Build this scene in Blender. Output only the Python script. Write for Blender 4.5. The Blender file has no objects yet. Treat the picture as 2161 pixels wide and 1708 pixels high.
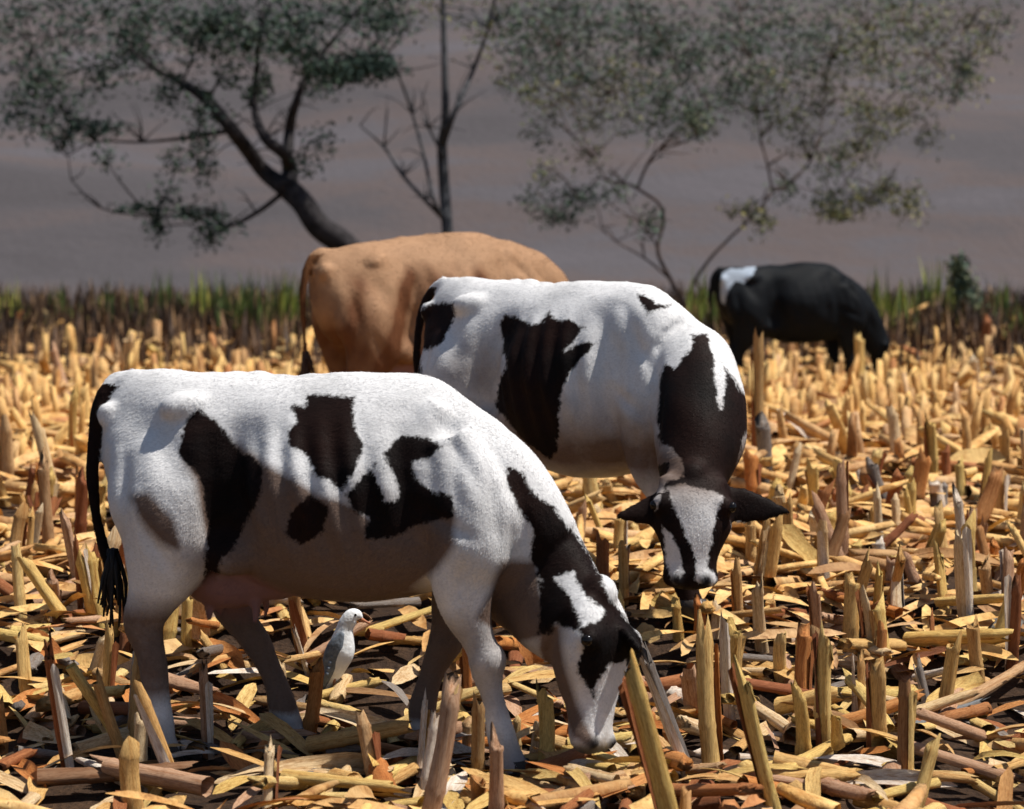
import bpy, bmesh, math, random
import numpy as np
from mathutils import Vector, Matrix
random.seed(7)
rng = np.random.default_rng(7)
R = math.radians
scene = bpy.context.scene
COL = scene.collection

# ------------------------------------------------------------------ camera, light
CAM_H = 2.10
LENS = 85.0
FPX = LENS / 36.0 * 2161.0          # focal length in units of a 2161 wide picture
HOR = 400.0                          # horizon row in that picture
TILT = math.atan((854.0 - HOR) / FPX)
cam_d = bpy.data.cameras.new('camera'); cam = bpy.data.objects.new('camera', cam_d); COL.objects.link(cam)
cam.location = (0, 0, CAM_H); cam.rotation_euler = (R(90) - TILT, 0, 0)
cam_d.lens = LENS; cam_d.sensor_width = 36; cam_d.clip_start = 0.1; cam_d.clip_end = 1500
cam_d.dof.use_dof = True; cam_d.dof.focus_distance = 9.3; cam_d.dof.aperture_fstop = 2.8
scene.camera = cam

SUN_EL, SUN_AZ = 64.0, 90.0          # azimuth: degrees from the view direction's opposite towards the right
sdir = Vector((math.sin(R(SUN_AZ)) * math.cos(R(SUN_EL)), -math.cos(R(SUN_AZ)) * math.cos(R(SUN_EL)), math.sin(R(SUN_EL))))
world = bpy.data.worlds.new('World'); scene.world = world; world.use_nodes = True
nt = world.node_tree; nt.nodes.clear()
wo = nt.nodes.new('ShaderNodeOutputWorld'); wb = nt.nodes.new('ShaderNodeBackground'); sk = nt.nodes.new('ShaderNodeTexSky')
sk.sky_type = 'NISHITA'; sk.sun_disc = False; sk.sun_elevation = R(SUN_EL)
sk.sun_rotation = math.atan2(sdir.x, sdir.y)
wb.inputs['Strength'].default_value = 0.065
nt.links.new(sk.outputs[0], wb.inputs[0]); nt.links.new(wb.outputs[0], wo.inputs[0])
sl = bpy.data.lights.new('sun', 'SUN'); sl.energy = 4.8; sl.angle = R(0.6); sl.color = (1.0, 0.95, 0.87)
so = bpy.data.objects.new('sun', sl); COL.objects.link(so); so.location = (10, -5, 20)
so.rotation_euler = (-sdir).to_track_quat('-Z', 'Y').to_euler()
scene.view_settings.view_transform = 'Standard'; scene.view_settings.look = 'None'
scene.view_settings.exposure = 0.30; scene.view_settings.gamma = 1.0
scene.view_settings.use_curve_mapping = False
scene.render.engine = 'CYCLES'

# ------------------------------------------------------------------ helpers
_ct, _st = math.cos(TILT), math.sin(TILT)
def ray(px, py):
    a = (px - 1080.5) / FPX; b = -(py - 854.0) / FPX
    return Vector((a, _ct + b * _st, -_st + b * _ct))
def at(px, py, Y):                    # the place seen at (px, py) that lies Y metres ahead
    d = ray(px, py); k = Y / d.y
    return Vector((d.x * k, Y, CAM_H + d.z * k))
def sstep(a, b, x):
    t = np.clip((x - a) / (b - a), 0, 1); return t * t * (3 - 2 * t)
def ground_z(x, y):
    x = np.asarray(x, float); y = np.asarray(y, float)
    z = 0.27 * sstep(9.1, 11.0, y) * (1 - sstep(15.5, 24.0, y))
    z = z + 0.06 * sstep(12, 15, y) * (1 - sstep(16, 22, y)) * (1 - sstep(1.5, 4, x))
    z = z + 0.02 * np.sin(x * 1.7 + 1.3) * np.sin(y * 1.1) + 0.012 * np.sin(x * 4.1 + y * 2.3)
    return z
def gz(x, y): return float(ground_z(x, y))
def at_ground(px, py):
    d = ray(px, py); k = 4.0
    for i in range(4000):
        p = Vector((0, 0, CAM_H)) + d * k
        if p.z <= gz(p.x, p.y): break
        k += 0.01
    return p
def scale_at(Y): return FPX / Y

def tag(o, label=None, cat=None, group=None, kind=None):
    if label: o['label'] = label
    if cat: o['category'] = cat
    if group: o['group'] = group
    if kind: o['kind'] = kind
    return o
def link(name, me, mat=None, parent=None):
    o = bpy.data.objects.new(name, me); COL.objects.link(o)
    if mat is not None:
        me.materials.clear(); me.materials.append(mat)
    if parent is not None: o.parent = parent
    return o
def empty(name, loc, rz=0):
    o = bpy.data.objects.new(name, None); COL.objects.link(o); o.location = loc
    o.rotation_euler = (0, 0, rz); o.empty_display_size = 0.1
    return o
def mesh_from(name, V, F, smooth=True, attrs=None):
    me = bpy.data.meshes.new(name); me.from_pydata([tuple(v) for v in V], [], F); me.update()
    if smooth: me.polygons.foreach_set('use_smooth', [True] * len(me.polygons))
    if attrs:
        for k, a in attrs.items():
            at_ = me.attributes.new(k, 'FLOAT', 'POINT'); at_.data.foreach_set('value', np.asarray(a, dtype=np.float32))
    return me

# ------------------------------------------------------------------ materials
def newmat(name):
    m = bpy.data.materials.new(name); m.use_nodes = True; n = m.node_tree
    b = n.nodes['Principled BSDF']; b.inputs['Roughness'].default_value = 0.85
    b.inputs['Specular IOR Level'].default_value = 0.25
    return m, n, b
def nd(n, t, **kw):
    x = n.nodes.new(t)
    for k, v in kw.items():
        if hasattr(x, k): setattr(x, k, v)
        else: x.inputs[k].default_value = v
    return x
def noise(n, scale, detail=4, vec=None, rough=0.55):
    x = nd(n, 'ShaderNodeTexNoise'); x.inputs['Scale'].default_value = scale; x.inputs['Detail'].default_value = detail
    x.inputs['Roughness'].default_value = rough
    if vec is not None: n.links.new(vec, x.inputs['Vector'])
    return x
def ramp(n, stops, fac, interp='LINEAR'):
    r = nd(n, 'ShaderNodeValToRGB'); r.color_ramp.interpolation = interp
    e = r.color_ramp.elements
    while len(e) > 1: e.remove(e[-1])
    e[0].position = stops[0][0]; e[0].color = (*stops[0][1], 1)
    for p, c in stops[1:]:
        q = e.new(p); q.color = (*c, 1)
    n.links.new(fac, r.inputs[0]); return r
def mixc(n, fac, a, b, mode='MIX'):
    x = nd(n, 'ShaderNodeMix', data_type='RGBA', blend_type=mode)
    for s, v in ((0, fac), (6, a), (7, b)):
        if isinstance(v, bpy.types.NodeSocket): n.links.new(v, x.inputs[s])
        elif isinstance(v, (int, float)): x.inputs[s].default_value = v
        else: x.inputs[s].default_value = (*v, 1)
    return x.outputs[2]
def mth(n, op, a, b=None, c=None):
    x = nd(n, 'ShaderNodeMath', operation=op)
    for i, v in enumerate((a, b, c)):
        if v is None: continue
        if isinstance(v, bpy.types.NodeSocket): n.links.new(v, x.inputs[i])
        else: x.inputs[i].default_value = v
    return x.outputs[0]
def bump(n, b, h, strength=0.3, dist=0.01):
    x = nd(n, 'ShaderNodeBump'); x.inputs['Strength'].default_value = strength; x.inputs['Distance'].default_value = dist
    n.links.new(h, x.inputs['Height']); n.links.new(x.outputs[0], b.inputs['Normal'])
def attr(n, name):
    x = nd(n, 'ShaderNodeAttribute'); x.attribute_name = name; return x.outputs['Fac']
def objco(n):
    return nd(n, 'ShaderNodeTexCoord').outputs['Object']
def mapped(n, vec, scale):
    x = nd(n, 'ShaderNodeMapping'); x.inputs['Scale'].default_value = scale; n.links.new(vec, x.inputs['Vector']); return x.outputs[0]

def coat_material(name, light, dark, tan, darkvar):
    m, n, b = newmat(name); co = objco(n)
    n1 = noise(n, 9, 5, co); n2 = noise(n, 60, 3, co); n3 = noise(n, 2.6, 4, co)
    sd = mth(n, 'ADD', attr(n, 'mark'), mth(n, 'MULTIPLY', mth(n, 'SUBTRACT', n1.outputs[0], 0.5), 0.055))
    sd = mth(n, 'ADD', sd, mth(n, 'MULTIPLY', mth(n, 'SUBTRACT', n2.outputs[0], 0.5), 0.03))
    f = nd(n, 'ShaderNodeMapRange'); f.interpolation_type = 'SMOOTHSTEP'
    n.links.new(sd, f.inputs[0]); f.inputs[1].default_value = -0.008; f.inputs[2].default_value = 0.008
    lightc = ramp(n, [(0.3, tuple(c * 0.78 for c in light)), (0.5, light), (0.75, tuple(min(1, c * 1.06) for c in light))], n3.outputs[0]).outputs[0]
    tf = nd(n, 'ShaderNodeMapRange'); n.links.new(mth(n, 'ADD', attr(n, 'dirt'), mth(n, 'MULTIPLY', mth(n, 'SUBTRACT', n1.outputs[0], 0.5), 0.5)), tf.inputs[0])  # the dirt attribute carries painted body shade as well as dirt
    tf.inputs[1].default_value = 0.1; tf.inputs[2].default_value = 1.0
    lightc = mixc(n, tf.outputs[0], lightc, tan)  # tan stands for painted body shade as well as dirt
    darkc = ramp(n, [(0.35, dark), (0.7, darkvar)], n3.outputs[0]).outputs[0]
    c = mixc(n, f.outputs[0], lightc, darkc)
    hv = noise(n, 210, 3, mapped(n, co, (0.4, 1, 0.6))); hr = ramp(n, [(0.3, (0.84, 0.83, 0.82)), (0.52, (1, 1, 1)), (0.75, (1.08, 1.07, 1.05))], hv.outputs[0])
    c = mixc(n, 0.8, c, hr.outputs[0], 'MULTIPLY')
    pf = attr(n, 'skin')
    c = mixc(n, pf, c, (0.24, 0.135, 0.135))
    c = mixc(n, attr(n, 'horny'), c, (0.018, 0.016, 0.018))
    n.links.new(c, b.inputs['Base Color'])
    hair = noise(n, 130, 3, mapped(n, co, (0.25, 1, 0.8)))
    h = mth(n, 'ADD', mth(n, 'MULTIPLY', hair.outputs[0], 0.6), mth(n, 'MULTIPLY', n1.outputs[0], 1.2))
    bump(n, b, h, 0.35, 0.006)
    b.inputs['Roughness'].default_value = 0.6
    b.inputs['Specular IOR Level'].default_value = 0.06
    b.inputs['Sheen Weight'].default_value = 0.0; b.inputs['Sheen Roughness'].default_value = 0.4
    return m
M = {}
M['holstein'] = coat_material('holstein_coat', (0.72, 0.715, 0.72), (0.006, 0.0045, 0.0045), (0.165, 0.115, 0.092), (0.020, 0.009, 0.007))
M['brown_coat'] = coat_material('brown_coat', (0.40, 0.235, 0.135), (0.10, 0.045, 0.022), (0.15, 0.062, 0.03), (0.16, 0.07, 0.03))
M['black_coat'] = coat_material('black_coat', (0.36, 0.42, 0.50), (0.006, 0.007, 0.009), (0.3, 0.3, 0.3), (0.010, 0.012, 0.015))

def simple(name, col, rough=0.8, var=0.3, scale=20, bumps=0.2):
    m, n, b = newmat(name); co = objco(n); n1 = noise(n, scale, 5, co)
    r = ramp(n, [(0.3, tuple(c * (1 - var) for c in col)), (0.7, tuple(min(1, c * (1 + var)) for c in col))], n1.outputs[0])
    n.links.new(r.outputs[0], b.inputs['Base Color']); b.inputs['Roughness'].default_value = rough
    if bumps: bump(n, b, n1.outputs[0], bumps, 0.01)
    return m
M['hoof'] = simple('hoof_horn', (0.035, 0.028, 0.024), 0.5)
M['eye'] = simple('eye_dark', (0.006, 0.005, 0.005), 0.08, 0.1, 5, 0)
M['tail_hair_dark'] = simple('dark_tail_hair', (0.014, 0.013, 0.014), 0.6)
M['tail_hair_brown'] = simple('brown_tail_hair', (0.05, 0.025, 0.015), 0.6)
M['feather_white'] = simple('white_feather', (0.78, 0.79, 0.80), 0.7, 0.08, 60, 0.4)
M['feather_grey'] = simple('grey_feather', (0.13, 0.15, 0.18), 0.7, 0.4, 60, 0.4)
M['beak'] = simple('beak_horn', (0.42, 0.16, 0.08), 0.4)
M['bird_leg'] = simple('bird_leg_skin', (0.35, 0.17, 0.10), 0.6)
M['bark_dark'] = simple('dark_bark', (0.030, 0.026, 0.028), 0.9, 0.6, 9, 0.8)
M['bark_grey'] = simple('grey_bark', (0.060, 0.062, 0.068), 0.9, 0.5, 9, 0.8)
M['bark_twig'] = simple('brown_twig_bark', (0.085, 0.055, 0.042), 0.9, 0.6, 5, 0.5)

def straw_material(name, stops, fib=True):
    m, n, b = newmat(name)
    oi = nd(n, 'ShaderNodeObjectInfo'); co = objco(n)
    f = mth(n, 'FRACT', mth(n, 'ADD', oi.outputs['Random'], attr(n, 'tint')))
    r = ramp(n, stops, f)
    fibre = noise(n, 16, 6, co, 0.65)
    dk = ramp(n, [(0.25, (0.55, 0.42, 0.32)), (0.55, (1, 1, 1)), (0.8, (1.12, 1.1, 1.0))], fibre.outputs[0])
    c = mixc(n, 1.0, r.outputs[0], dk.outputs[0], 'MULTIPLY')
    offs = nd(n, 'ShaderNodeCombineXYZ'); n.links.new(mth(n, 'MULTIPLY', oi.outputs['Random'], 37.0), offs.inputs[0]); n.links.new(mth(n, 'MULTIPLY', oi.outputs['Random'], 91.0), offs.inputs[2])
    va = nd(n, 'ShaderNodeVectorMath', operation='ADD'); n.links.new(co, va.inputs[0]); n.links.new(offs.outputs[0], va.inputs[1])
    st = noise(n, 5.5, 5, mapped(n, va.outputs[0], (1, 1, 0.22)), 0.7)
    sr = ramp(n, [(0.30, (0.34, 0.20, 0.13)), (0.40, (0.84, 0.70, 0.56)), (0.52, (1, 1, 1)), (0.70, (1.14, 1.13, 1.10))], st.outputs[0])
    c = mixc(n, 0.85, c, sr.outputs[0], 'MULTIPLY')
    sp = noise(n, 26, 3, va.outputs[0]); spr = ramp(n, [(0.28, (0.35, 0.24, 0.18)), (0.36, (1, 1, 1))], sp.outputs[0])
    c = mixc(n, 0.7, c, spr.outputs[0], 'MULTIPLY')
    n.links.new(c, b.inputs['Base Color'])
    fine = noise(n, 40, 3, mapped(n, va.outputs[0], (1, 1, 0.10)), 0.7)
    bump(n, b, fine.outputs[0], 0.7, 0.010)
    b.inputs['Roughness'].default_value = 0.72; b.inputs['Specular IOR Level'].default_value = 0.2
    return m
STRAW = [(0.0, (0.70, 0.435, 0.165)), (0.16, (0.78, 0.53, 0.205)), (0.30, (0.58, 0.34, 0.135)), (0.42, (0.75, 0.48, 0.18)), (0.52, (0.42, 0.17, 0.065)),
         (0.60, (0.80, 0.57, 0.25)), (0.72, (0.32, 0.17, 0.08)), (0.82, (0.77, 0.50, 0.19)), (0.92, (0.56, 0.36, 0.20)), (1.0, (0.70, 0.435, 0.165))]
M['straw'] = straw_material('dry_corn_straw', STRAW)
M['straw_pale'] = straw_material('pale_dry_straw', [(0, (0.76, 0.58, 0.36)), (0.5, (0.70, 0.50, 0.26)), (1, (0.80, 0.66, 0.46))])
M['straw_yellow'] = straw_material('yellow_dry_straw', [(0, (0.80, 0.60, 0.22)), (0.5, (0.70, 0.48, 0.16)), (1, (0.78, 0.58, 0.25))])
M['straw_rust'] = straw_material('rust_brown_straw', [(0, (0.30, 0.105, 0.045)), (0.5, (0.40, 0.16, 0.06)), (1, (0.24, 0.09, 0.045))])
M['straw_orange'] = straw_material('orange_dry_leaf', [(0, (0.60, 0.25, 0.07)), (0.5, (0.52, 0.20, 0.06)), (1, (0.64, 0.30, 0.10))])
M['straw_pink'] = straw_material('pinkish_tan_straw', [(0, (0.50, 0.30, 0.19)), (0.5, (0.58, 0.37, 0.24)), (1, (0.44, 0.26, 0.16))])
M['straw_grey'] = straw_material('grey_weathered_straw', [(0, (0.20, 0.17, 0.15)), (0.5, (0.30, 0.27, 0.25)), (1, (0.16, 0.14, 0.13))])
M['straw_white'] = straw_material('bleached_white_straw', [(0, (0.80, 0.72, 0.62)), (0.5, (0.74, 0.64, 0.54)), (1, (0.82, 0.76, 0.68))])
M['straw_brown'] = straw_material('dull_brown_straw', [(0, (0.20, 0.12, 0.075)), (0.5, (0.28, 0.155, 0.085)), (1, (0.17, 0.10, 0.065))])
M['straw_blue'] = straw_material('blue_grey_husk', [(0, (0.16, 0.18, 0.20)), (0.5, (0.26, 0.27, 0.28)), (1, (0.20, 0.20, 0.19))])

def tint_material(name, stops, trans=0.0):
    m, n, b = newmat(name)
    r = ramp(n, stops, attr(n, 'tint')); n.links.new(r.outputs[0], b.inputs['Base Color'])
    b.inputs['Roughness'].default_value = 0.7
    return m
M['leaf_dark'] = tint_material('dark_green_leaf', [(0, (0.022, 0.045, 0.038)), (0.6, (0.038, 0.066, 0.048)), (1, (0.06, 0.09, 0.052))])
M['leaf_olive'] = tint_material('olive_leaf', [(0, (0.055, 0.090, 0.072)), (0.35, (0.08, 0.118, 0.078)), (0.7, (0.16, 0.17, 0.08)), (1, (0.32, 0.28, 0.10))])
M['grass_green'] = tint_material('green_grass_blade', [(0, (0.04, 0.075, 0.03)), (0.5, (0.17, 0.22, 0.05)), (0.85, (0.33, 0.37, 0.07)), (1, (0.55, 0.52, 0.10))])
M['grass_dry'] = tint_material('dark_dry_grass', [(0, (0.030, 0.019, 0.015)), (0.5, (0.075, 0.045, 0.030)), (0.8, (0.17, 0.095, 0.05)), (1, (0.42, 0.25, 0.12))])
M['hill_grass'] = tint_material('hill_dry_grass', [(0, (0.09, 0.08, 0.085)), (0.5, (0.105, 0.092, 0.097)), (1, (0.125, 0.107, 0.108))])

# ------------------------------------------------------------------ setting
def grid_mesh(name, xs, ys, zf):
    X, Y = np.meshgrid(xs, ys); Z = zf(X, Y)
    V = np.stack([X.ravel(), Y.ravel(), Z.ravel()], 1); nx = len(xs)
    F = []
    for j in range(len(ys) - 1):
        for i in range(nx - 1):
            a = j * nx + i; F.append((a, a + 1, a + nx + 1, a + nx))
    return mesh_from(name, V, F)
m, n, b = newmat('dark_soil'); co = objco(n)
s1 = noise(n, 3, 8, co); s2 = noise(n, 30, 6, co)
r = ramp(n, [(0.3, (0.020, 0.011, 0.007)), (0.5, (0.045, 0.024, 0.013)), (0.66, (0.085, 0.045, 0.022)), (0.8, (0.16, 0.08, 0.035))], mth(n, 'ADD', mth(n, 'MULTIPLY', s1.outputs[0], 0.5), mth(n, 'MULTIPLY', s2.outputs[0], 0.5)))
n.links.new(r.outputs[0], b.inputs['Base Color']); bump(n, b, s2.outputs[0], 0.9, 0.05)
b.inputs['Roughness'].default_value = 0.95
xs = np.concatenate([np.linspace(-70, -12, 20), np.linspace(-11.6, 11.6, 140), np.linspace(12, 70, 20)])
ys = np.concatenate([np.linspace(-40, 4, 14), np.linspace(4.4, 44, 240)])
g = link('field_ground', grid_mesh('field_ground', xs, ys, ground_z), m); g['kind'] = 'structure'
def hill_z(x, y):
    x = np.asarray(x, float); y = np.asarray(y, float); t = np.maximum(y - 40.5, 0)
    return -0.02 + 0.34 * t * sstep(0, 8, t) + 0.25 * np.sin(x * 0.35 + 1) * sstep(2, 12, t) + 0.3 * np.sin(y * 0.5 + x * 0.12) * sstep(4, 14, t) + np.minimum(0, (y - 43.8)) * 0.0
m, n, b = newmat('hill_soil'); co = objco(n)
h1 = noise(n, 0.35, 6, mapped(n, co, (0.35, 1, 1))); h2 = noise(n, 6, 6, co)
r = ramp(n, [(0.34, (0.062, 0.056, 0.060)), (0.44, (0.072, 0.065, 0.070)), (0.53, (0.092, 0.073, 0.072)), (0.60, (0.084, 0.077, 0.085)), (0.70, (0.100, 0.090, 0.100))], mth(n, 'ADD', mth(n, 'MULTIPLY', h1.outputs[0], 0.9), mth(n, 'MULTIPLY', h2.outputs[0], 0.1)))  # greyish soil tones, with distance haze put into the colour
n.links.new(r.outputs[0], b.inputs['Base Color']); bump(n, b, h2.outputs[0], 0.35, 0.10); b.inputs['Roughness'].default_value = 0.95
hl = link('hillside', grid_mesh('hillside', np.linspace(-160, 160, 200), np.concatenate([np.linspace(40.5, 80, 100), np.linspace(82, 320, 60)]), lambda x, y: hill_z(x, y) + 0.024 ), m)
hl['kind'] = 'structure'

# ------------------------------------------------------------------ animals
def ring(c, u, v, ru, rv, ex=2.0, nseg=20, top=1.0):
    c = Vector(c); out = []
    for i in range(nseg):
        a = 2 * math.pi * i / nseg; ca, sa = math.cos(a), math.sin(a)
        x = math.copysign(abs(ca) ** (2 / ex), ca); y = math.copysign(abs(sa) ** (2 / ex), sa)
        k = top if y > 0 else 1.0
        w = 1.0 - (1 - k) * max(0, y)
        out.append(c + u * (x * ru * w) + v * (y * rv))
    return out
def loft_into(V, F, rings):
    base = len(V); ns = len(rings[0])
    for r_ in rings: V.extend(r_)
    for j in range(len(rings) - 1):
        for i in range(ns):
            a = base + j * ns + i; b2 = base + j * ns + (i + 1) % ns
            F.append((a, b2, b2 + ns, a + ns))
    for j, flip in ((0, True), (len(rings) - 1, False)):
        c = sum(rings[j], Vector()) / ns; V.append(c); ci = len(V) - 1
        for i in range(ns):
            a = base + j * ns + i; b2 = base + j * ns + (i + 1) % ns
            F.append((b2, a, ci) if flip else (a, b2, ci))
def catmull(pts, sub):
    P = [np.array(p, float) for p in pts]; P = [2 * P[0] - P[1]] + P + [2 * P[-1] - P[-2]]; out = []
    for i in range(1, len(P) - 2):
        for k in range(sub):
            t = k / sub
            out.append(0.5 * ((2 * P[i]) + (P[i + 1] - P[i - 1]) * t + (2 * P[i - 1] - 5 * P[i] + 4 * P[i + 1] - P[i + 2]) * t * t + (-P[i - 1] + 3 * P[i] - 3 * P[i + 1] + P[i + 2]) * t ** 3))
    out.append(P[-2]); return out
def tube_into(V, F, pts, side, sub=4, nseg=16):
    """pts: (x,y,z, r_in_plane, r_side); side = vector that stays the side axis"""
    C = catmull(pts, sub); rings = []
    for i, p in enumerate(C):
        a = Vector(C[min(i + 1, len(C) - 1)][:3]) - Vector(C[max(i - 1, 0)][:3]); a.normalize()
        s = side - a * side.dot(a); s.normalize(); f = a.cross(s)
        rings.append(ring(p[:3], s, f, max(p[4], 0.004), max(p[3], 0.004), 2.0, nseg))
    loft_into(V, F, rings)
def ellipsoid_into(V, F, c, r, rot=None):
    rings = []; c = Vector(c)
    for j in range(1, 9):
        t = math.pi * j / 9
        rr = []
        for i in range(14):
            a = 2 * math.pi * i / 14
            p = Vector((r[0] * math.sin(t) * math.cos(a), r[1] * math.sin(t) * math.sin(a), -r[2] * math.cos(t)))
            if rot is not None: p = rot @ p
            rr.append(c + p)
        rings.append(rr)
    loft_into(V, F, rings)
def poly_sd(P, poly):                 # inside positive
    Q = np.asarray(poly, float); d = np.full(len(P), 1e9); ins = np.zeros(len(P), bool)
    for i in range(len(Q)):
        a = Q[i]; b_ = Q[(i + 1) % len(Q)]; e = b_ - a; w = P - a
        t = np.clip((w @ e) / max(e @ e, 1e-9), 0, 1); d = np.minimum(d, np.hypot(*(w - t[:, None] * e).T))
        c1 = (a[1] > P[:, 1]) != (b_[1] > P[:, 1])
        with np.errstate(divide='ignore', invalid='ignore'):
            xi = a[0] + (P[:, 1] - a[1]) * e[0] / (e[1] if e[1] != 0 else 1e-9)
        ins ^= c1 & (P[:, 0] < xi)
    return np.where(ins, d, -d)
def remeshed(V, F, voxel, smooth_it):
    me = bpy.data.meshes.new('tmp'); me.from_pydata([tuple(v) for v in V], [], F); me.update()
    o = bpy.data.objects.new('tmp', me); COL.objects.link(o)
    md = o.modifiers.new('r', 'REMESH'); md.mode = 'VOXEL'; md.voxel_size = voxel; md.adaptivity = 0
    ms = o.modifiers.new('s', 'SMOOTH'); ms.factor = 0.5; ms.iterations = smooth_it
    dg = bpy.context.evaluated_depsgraph_get(); ev = o.evaluated_get(dg)
    res = bpy.data.meshes.new_from_object(ev)
    bpy.data.objects.remove(o); bpy.data.meshes.remove(me)
    res.polygons.foreach_set('use_smooth', [True] * len(res.polygons))
    return res

TORSO = [(-0.57, 1.30, 1.08, .07), (-0.53, 1.375, .98, .13), (-0.45, 1.42, .88, .19), (-0.34, 1.437, .80, .225), (-0.20, 1.435, .74, .25), (-.05, 1.425, .69, .275),
         (.12, 1.425, .645, .315), (.30, 1.43, .62, .345), (.45, 1.44, .62, .335), (.58, 1.445, .645, .305), (.70, 1.41, .665, .27), (.82, 1.34, .68, .235), (.93, 1.24, .71, .195), (1.0, 1.13, .78, .13)]
def hind_leg(foot, side, top=-.30, spread=.17):
    k = foot + .34; w = .175
    return [(-.33, side * .12, 1.18, .19, .10), (-.28 , side * .175, 1.00, .225, .135), (-.27 + k * .12, side * .19, .84, .20, .125), (-.31 + k * .3, side * .185, .70, .145, .095),
            (-.36 + k * .5, side * .18, .60, .095, .068), (-.395 + k * .6, side * w, .515, .078, .056), (-.375 + k * .75, side * w, .40, .058, .046), (-.36 + k * .88, side * w, .26, .049, .043),
            (-.355 + k * .95, side * w, .15, .056, .053), (-.345 + k, side * w, .085, .048, .050), (-.325 + k, side * w, .03, .055, .055)]
def front_leg(foot, side, shx=.80):
    k = foot - shx
    return [(shx - .07, side * .13, 1.20, .14, .09), (shx + .02, side * .165, 1.02, .175, .115), (shx + .04 + k * .05, side * .185, .86, .165, .115), (shx + k * .15, side * .18, .73, .125, .095),
            (shx - .01 + k * .32, side * .175, .60, .090, .074), (shx + k * .5, side * .165, .48, .062, .056), (shx + .012 + k * .56, side * .165, .43, .070, .064), (shx + .004 + k * .62, side * .163, .375, .058, .052), (shx + k * .74, side * .16, .29, .045, .041),
            (shx + k * .9, side * .16, .16, .054, .053), (shx + .02 + k * .96, side * .16, .09, .048, .050), (shx + .04 + k, side * .16, .03, .054, .055)]

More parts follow.
